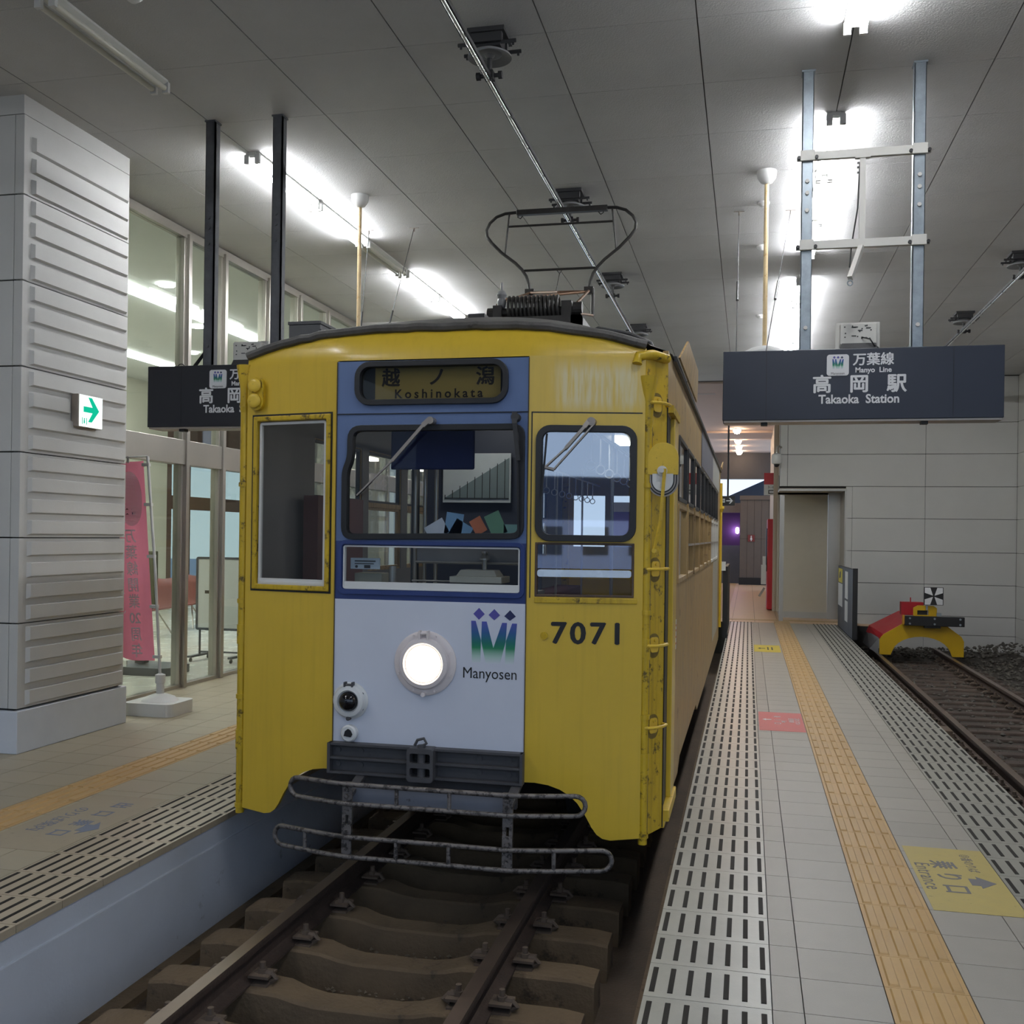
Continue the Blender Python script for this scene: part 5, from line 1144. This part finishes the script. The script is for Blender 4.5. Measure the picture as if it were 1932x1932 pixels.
ftext(s1, '③番のりば', 0.060, 1.125, 5.72, m_gp, 0.001)
MB().plate([(1.075,5.36),(1.075,5.46),(1.115,5.46),(1.115,5.50),(1.195,5.41),(1.115,5.32),(1.115,5.36)], [], XY(0.0016), 0, 0.0008).obj('arrow', m_gp, s1)
s2 = sticker(0.115,0.508,9.22,10.20,(196,96,92),'red sticker with white print beside the tactile strip')
MB().plate([(0.145,9.78),(0.18,9.83),(0.18,9.80),(0.23,9.80),(0.23,9.76),(0.18,9.76),(0.18,9.73)], [], XY(0.0016), 0, 0.0008).obj('arrow', m_ltr, s2)
for ch, yy in (('降',9.95),('り',9.78),('口',9.60)): ftext(s2, ch, 0.075, 0.275, yy, m_ltr, 0.001)
ftext(s2, 'Exit', 0.06, 0.335, 9.70, m_ltr); ftext(s2, '整列乗車', 0.055, 0.40, 9.78, m_ltr); ftext(s2, 'ご協力ください', 0.05, 0.455, 9.75, m_ltr)
s3 = sticker(0.105,0.49,15.6,16.6,(206,184,60),'small yellow sticker at the far end of the platform')
MB().plate([(0.16,16.1),(0.20,16.22),(0.20,16.14),(0.27,16.14),(0.27,16.06),(0.20,16.06),(0.20,15.98)], [], XY(0.0016), 0, 0.0008).box(0.30,0.32,15.9,16.3,0.0016,0.0024).box(0.36,0.38,15.9,16.3,0.0016,0.0024).obj('print', m_black, s3)
s4 = sticker(-3.95,-3.46,4.65,5.75,(160,148,126),'faded beige sticker with grey letters on the left platform')
m_gb = M('grey blue print', (112,122,142), 0.6)
for ch, yy in (('出',5.55),('口',5.36),('乗',5.16),('口',4.96)): ftext(s4, ch, 0.12, -3.66, yy, m_gb, 0.002, ux_=(0,-1,0), uy_=(1,0,0))
ftext(s4, 'のりば案内', 0.10, -3.83, 5.2, m_gb, 0.001, ux_=(0,-1,0), uy_=(1,0,0))
MB().plate([(-3.60,5.02),(-3.60,5.14),(-3.56,5.14),(-3.56,5.20),(-3.49,5.08),(-3.56,4.96),(-3.56,5.02)], [], XY(0.0016), 0, 0.0008).obj('arrow', m_gb, s4)

# ================================================================ BANNER
fb = thing('banner_flag', (-5.20,8.46,0), 'pink advertising banner on a white pole behind the slatted pillar', 'banner')
MB().plate(rrect(-5.45,8.25,-4.97,8.68,0.07), [], lambda u,v,w: (u,v,w), 0.0, 0.115).obj('water_base', m_whitepl, fb, bevel=0.02)
MB().lathe([(0.17,0.11),(0.13,0.15),(0.06,0.175),(0.035,0.18),(0.035,0.27),(0.045,0.275),(0.045,0.35),(0.02,0.36)], (-5.20,8.46,0), n=24).obj('base_neck', m_whitepl, fb, smooth=True)
PT, PB = Vector((-5.385,8.50,2.34)), Vector((-5.20,8.46,0.30))
MB().tube([PB, PB+(PT-PB)*0.5+Vector((0.012,0,0)), PT], 0.013, 10).obj('pole', m_whitepl, fb, smooth=True)
MB().tube([PT, PT+Vector((-0.46,0,-0.02))], 0.007, 8).obj('top_rod', m_whitepl, fb, smooth=True)
def bsurf(u, v):   # u 0 (pole side) .. 1, v 0 (bottom) .. 1 ; soft folds
    p = PB.lerp(PT, 0.085+0.895*v)+Vector((-0.045,0,0)); wv = 0.035*math.sin(3.2*v+1.5*u)*(1-v)*u+0.018*math.sin(9*u)
    return (p.x-0.455*u, p.y+wv, p.z-0.01*math.sin(3*u)+ (0.05*(u**3)*(1-v)**6))
b = MB(); NU, NV = 14, 30; vs = [bsurf(i/NU, j/NV) for j in range(NV+1) for i in range(NU+1)]
b.add(vs, [(j*(NU+1)+i, j*(NU+1)+i+1, (j+1)*(NU+1)+i+1, (j+1)*(NU+1)+i) for j in range(NV) for i in range(NU)])
cl_ = b.obj('cloth', m_pink, fb, smooth=True)
for v in (0.02,0.27,0.52,0.78,0.98): p = PB.lerp(PT, 0.085+0.895*v); MB().box(p.x-0.055,p.x+0.018,p.y-0.018,p.y+0.018,p.z-0.014,p.z+0.014).obj('strap', m_whitepl, fb)
for i_ in (0.35,0.8): x,y,z = bsurf(i_,1); MB().box(x-0.012,x+0.012,y-0.004,y+0.004,z-0.01,z+0.05).obj('strap', m_whitepl, fb)
m_bw = m_pink.copy(); m_bw.name = 'banner print'
for _q in m_bw.node_tree.nodes:
    if _q.type == 'MIX_SHADER': _q.inputs[0].default_value = 0.0
    if _q.type == 'BSDF_TRANSLUCENT': _q.inputs[0].default_value = lin((255,236,242))
    if _q.type == 'BSDF_PRINCIPLED':
        for _l in list(_q.inputs['Base Color'].links): m_bw.node_tree.links.remove(_l)
        _q.inputs['Base Color'].default_value = lin((255,236,242))
def conform(o, du=0.0):
    me = o.data; off = OFF[fb.name]
    for v_ in me.vertices:
        p = v_.co+off; t = (p.z-0.47)/(2.29-0.47); ref = PB.lerp(PT, 0.085+0.895*max(0,min(1,t)))+Vector((-0.045,0,0))
        v_.co.x += ref.x-(-5.30); u = max(0,min(1,(ref.x-(v_.co.x+off.x))/0.455)); v_.co.y = bsurf(u, max(0,min(1,t)))[1]-off.y-0.006
ys = 1.62
for k, ch in enumerate('万葉線開業20周年'.replace('20','\u0001')):
    s = '20' if ch == '\u0001' else ch
    conform(text('banner_text', s, 0.135, m_bw, fb, (-5.475, 8.49, 1.60-0.150*k), (-1,0,0), (0,0,1), heavy=0.0022, sx=0.75, depth=0.0))
for k, ch in enumerate('おかげさまで、'): conform(text('banner_text', ch, 0.11, m_bw, fb, (-5.60, 8.49, 1.62-0.115*k), (-1,0,0), (0,0,1), bold=0.001, sx=0.75, depth=0.0))
b = MB(); c = [(-5.455+0.115*math.cos(a), 1.95+0.25*math.sin(a)) for a in [2*PI*i/40 for i in range(40)]]
oo = b.plate(c, [], XZ(8.49), 0, 0).obj('banner_emblem', m_bw, fb); conform(oo)
oo = MB().plate(rect(-5.445,1.80,-5.415,1.87), [rect(-5.438,1.83,-5.422,1.86)], XZ(8.485), 0, 0).obj('emblem_motif', M('motif blue', (50,50,110), 0.6), fb); conform(oo)
for v_ in oo.data.vertices: v_.co.y -= 0.004
oo = MB().plate([(-5.50,1.845),(-5.485,1.86),(-5.47,1.845),(-5.485,1.85)], [], XZ(8.485), 0, 0).plate([(-5.50,1.80),(-5.485,1.815),(-5.47,1.80),(-5.485,1.805)], [], XZ(8.485), 0, 0).obj('emblem_motif', m_black, fb); conform(oo)
for v_ in oo.data.vertices: v_.co.y -= 0.004

# ================================================================ WAITING ROOM
def seat(x, y, lab):
    e = thing('waiting_chair', (x,y,0), lab, 'chair', 'chairs of the waiting room bench')
    b = MB(); P = []
    for i in range(9):
        t = i/8; a = t*1.9
        P.append((0.22-0.42*min(1,t*1.8), 0.42+0.0*t if t < 0.55 else 0.42+(t-0.55)*1.05))
    vs = []; W_ = 0.25
    for (yy,zz) in P:
        for j in range(7):
            q = -1+2*j/6; vs.append((x+q*W_, y-yy+0.05*q*q, zz+0.045*q*q))
    b.add(vs, [(i*7+j, i*7+j+1, (i+1)*7+j+1, (i+1)*7+j) for i in range(8) for j in range(6)])
    o = b.obj('seat_shell', m_chair, e, smooth=True); md = o.modifiers.new('s','SOLIDIFY'); md.thickness = 0.02
    for sx in (-1,1):
        MB().tube([(x+sx*0.05,y,0.40),(x+sx*0.2,y-0.2,0.02)],0.012,8).obj('leg', m_alu, e); MB().tube([(x+sx*0.05,y,0.40),(x+sx*0.2,y+0.2,0.02)],0.012,8).obj('leg', m_alu, e)
    return e
c0 = seat(-9.25, 15.9, 'maroon shell chair in the waiting room, left of the pair')
dup(c0, (-8.68,15.9,0), 'maroon shell chair in the waiting room, right of the pair')
dup(c0, (-9.8,15.0,0), 'maroon shell chair in the waiting room half hidden by the mullion')
dup(c0, (-9.1,14.6,0), 'maroon shell chair nearest to the glass in the waiting room')
wbd = thing('whiteboard', (-6.85,12.1,0), 'white board on a wheeled stand behind the glass', 'whiteboard')
MB().box(-6.90,-6.30,12.08,12.11,0.42,1.30).obj('board', m_paperw, wbd); MB().plate(rrect(-6.93,0.39,-6.27,1.33,0.03), [rect(-6.90,0.42,-6.30,1.30)], XZ(12.08), -0.005, 0.035).obj('frame', m_grayp, wbd)
for x in (-6.88,-6.32): MB().cyl((x,12.1,0.08),(x,12.1,0.42),0.014,8).obj('leg', m_grayp, wbd); MB().box(x-0.03,x+0.03,11.85,12.35,0.055,0.08).obj('foot', m_grayp, wbd)
MB().box(-6.88,-6.32,12.09,12.11,0.10,0.12).obj('brace', m_grayp, wbd)
b = MB()
for x in (-6.88,-6.32):
    for y in (11.88,12.32): b.cyl((x-0.01,y,0.025),(x+0.01,y,0.025),0.025,10)
b.obj('castor', m_black, wbd); MB().box(-6.80,-6.74,12.070,12.076,0.86,0.90).obj('magnet', m_black, wbd)
tvs = thing('display_stand', (-7.0,10.8,0), 'olive backed display on a heavy grey foot behind the banner', 'display stand')
MB().box(-7.30,-6.72,10.78,10.86,0.75,1.42).obj('display', M('olive back', (96,94,66), 0.6), tvs, bevel=0.01)
MB().box(-7.0,-6.88,10.84,10.94,0.1,1.1).obj('column', m_grayp, tvs); MB().plate(rrect(-7.5,10.55,-6.42,11.15,0.12), [], lambda u,v,w: (u,v,w), 0.0, 0.09).obj('foot', m_grayp, tvs)
MB().box(-7.4,-6.9,10.52,10.54,0.10,0.17).obj('base_strip', m_paperw, tvs); MB().box(-7.0,-6.85,10.74,10.78,0.7,0.95).obj('fan_unit', m_black, tvs)
tag(MB().box(-8.4,-8.0,16.6,18.5,0.0,0.85).obj('counter', m_cream), 'cream counter at the back of the waiting room', 'counter')

# ================================================================ BEHIND THE VIEWER (seen in the reflections)
def block(x0,x1,y0,y1,z1,col,lab):
    e = thing('building', ((x0+x1)/2,(y0+y1)/2,-0.95), lab, 'building', 'buildings behind the viewer')
    MB().box(x0,x1,y0,y1,-0.95,z1).obj('wall', M('facade '+str(x0), col, 0.8, var=0.1, scale=0.3), e)
    w = MB(); n = int((x1-x0)/2.2)
    for k in range(n):
        for j in range(max(1,int(z1/3))): w.box(x0+0.7+2.2*k, x0+1.9+2.2*k, y1, y1+0.05, 0.8+3*j, 2.1+3*j)
    w.obj('windows', m_grayp, e)['kind'] = 'stuff'
structure(MB().box(-60,60,-90,-6.0,-1.1,-0.95).box(-60,-7.6,-6,2,-1.1,-0.95).box(6.4,60,-6,30,-1.1,-0.95), 'floor', M('yard ground', (120,118,112), 0.9, var=0.2))
structure(MB().box(-8.3,-8.1,-14,7.0,-0.95,CZ+0.1), 'wall_front', m_col)  # unseen wall, added to give the tram windows a dark reflection
structure(MB().box(-8.1,-5.95,-14,6.6,-0.95,-0.001), 'floor', m_tileL)
block(-30,-1,-34,-28,11,(96,98,104),'tall grey building added behind the viewer on the left to darken reflections'); block(2,16,-40,-36,2.4,(226,222,232),'low white building behind the viewer, seen in the tram window'); block(3,60,-62,-56,5.6,(66,78,98),'dark long block added behind the viewer to cut sky reflections')  # tall grey and long dark blocks are added to darken the window reflections
block(-44,-22,-50,-44,3.8,(150,140,130),'beige building behind the viewer on the left')
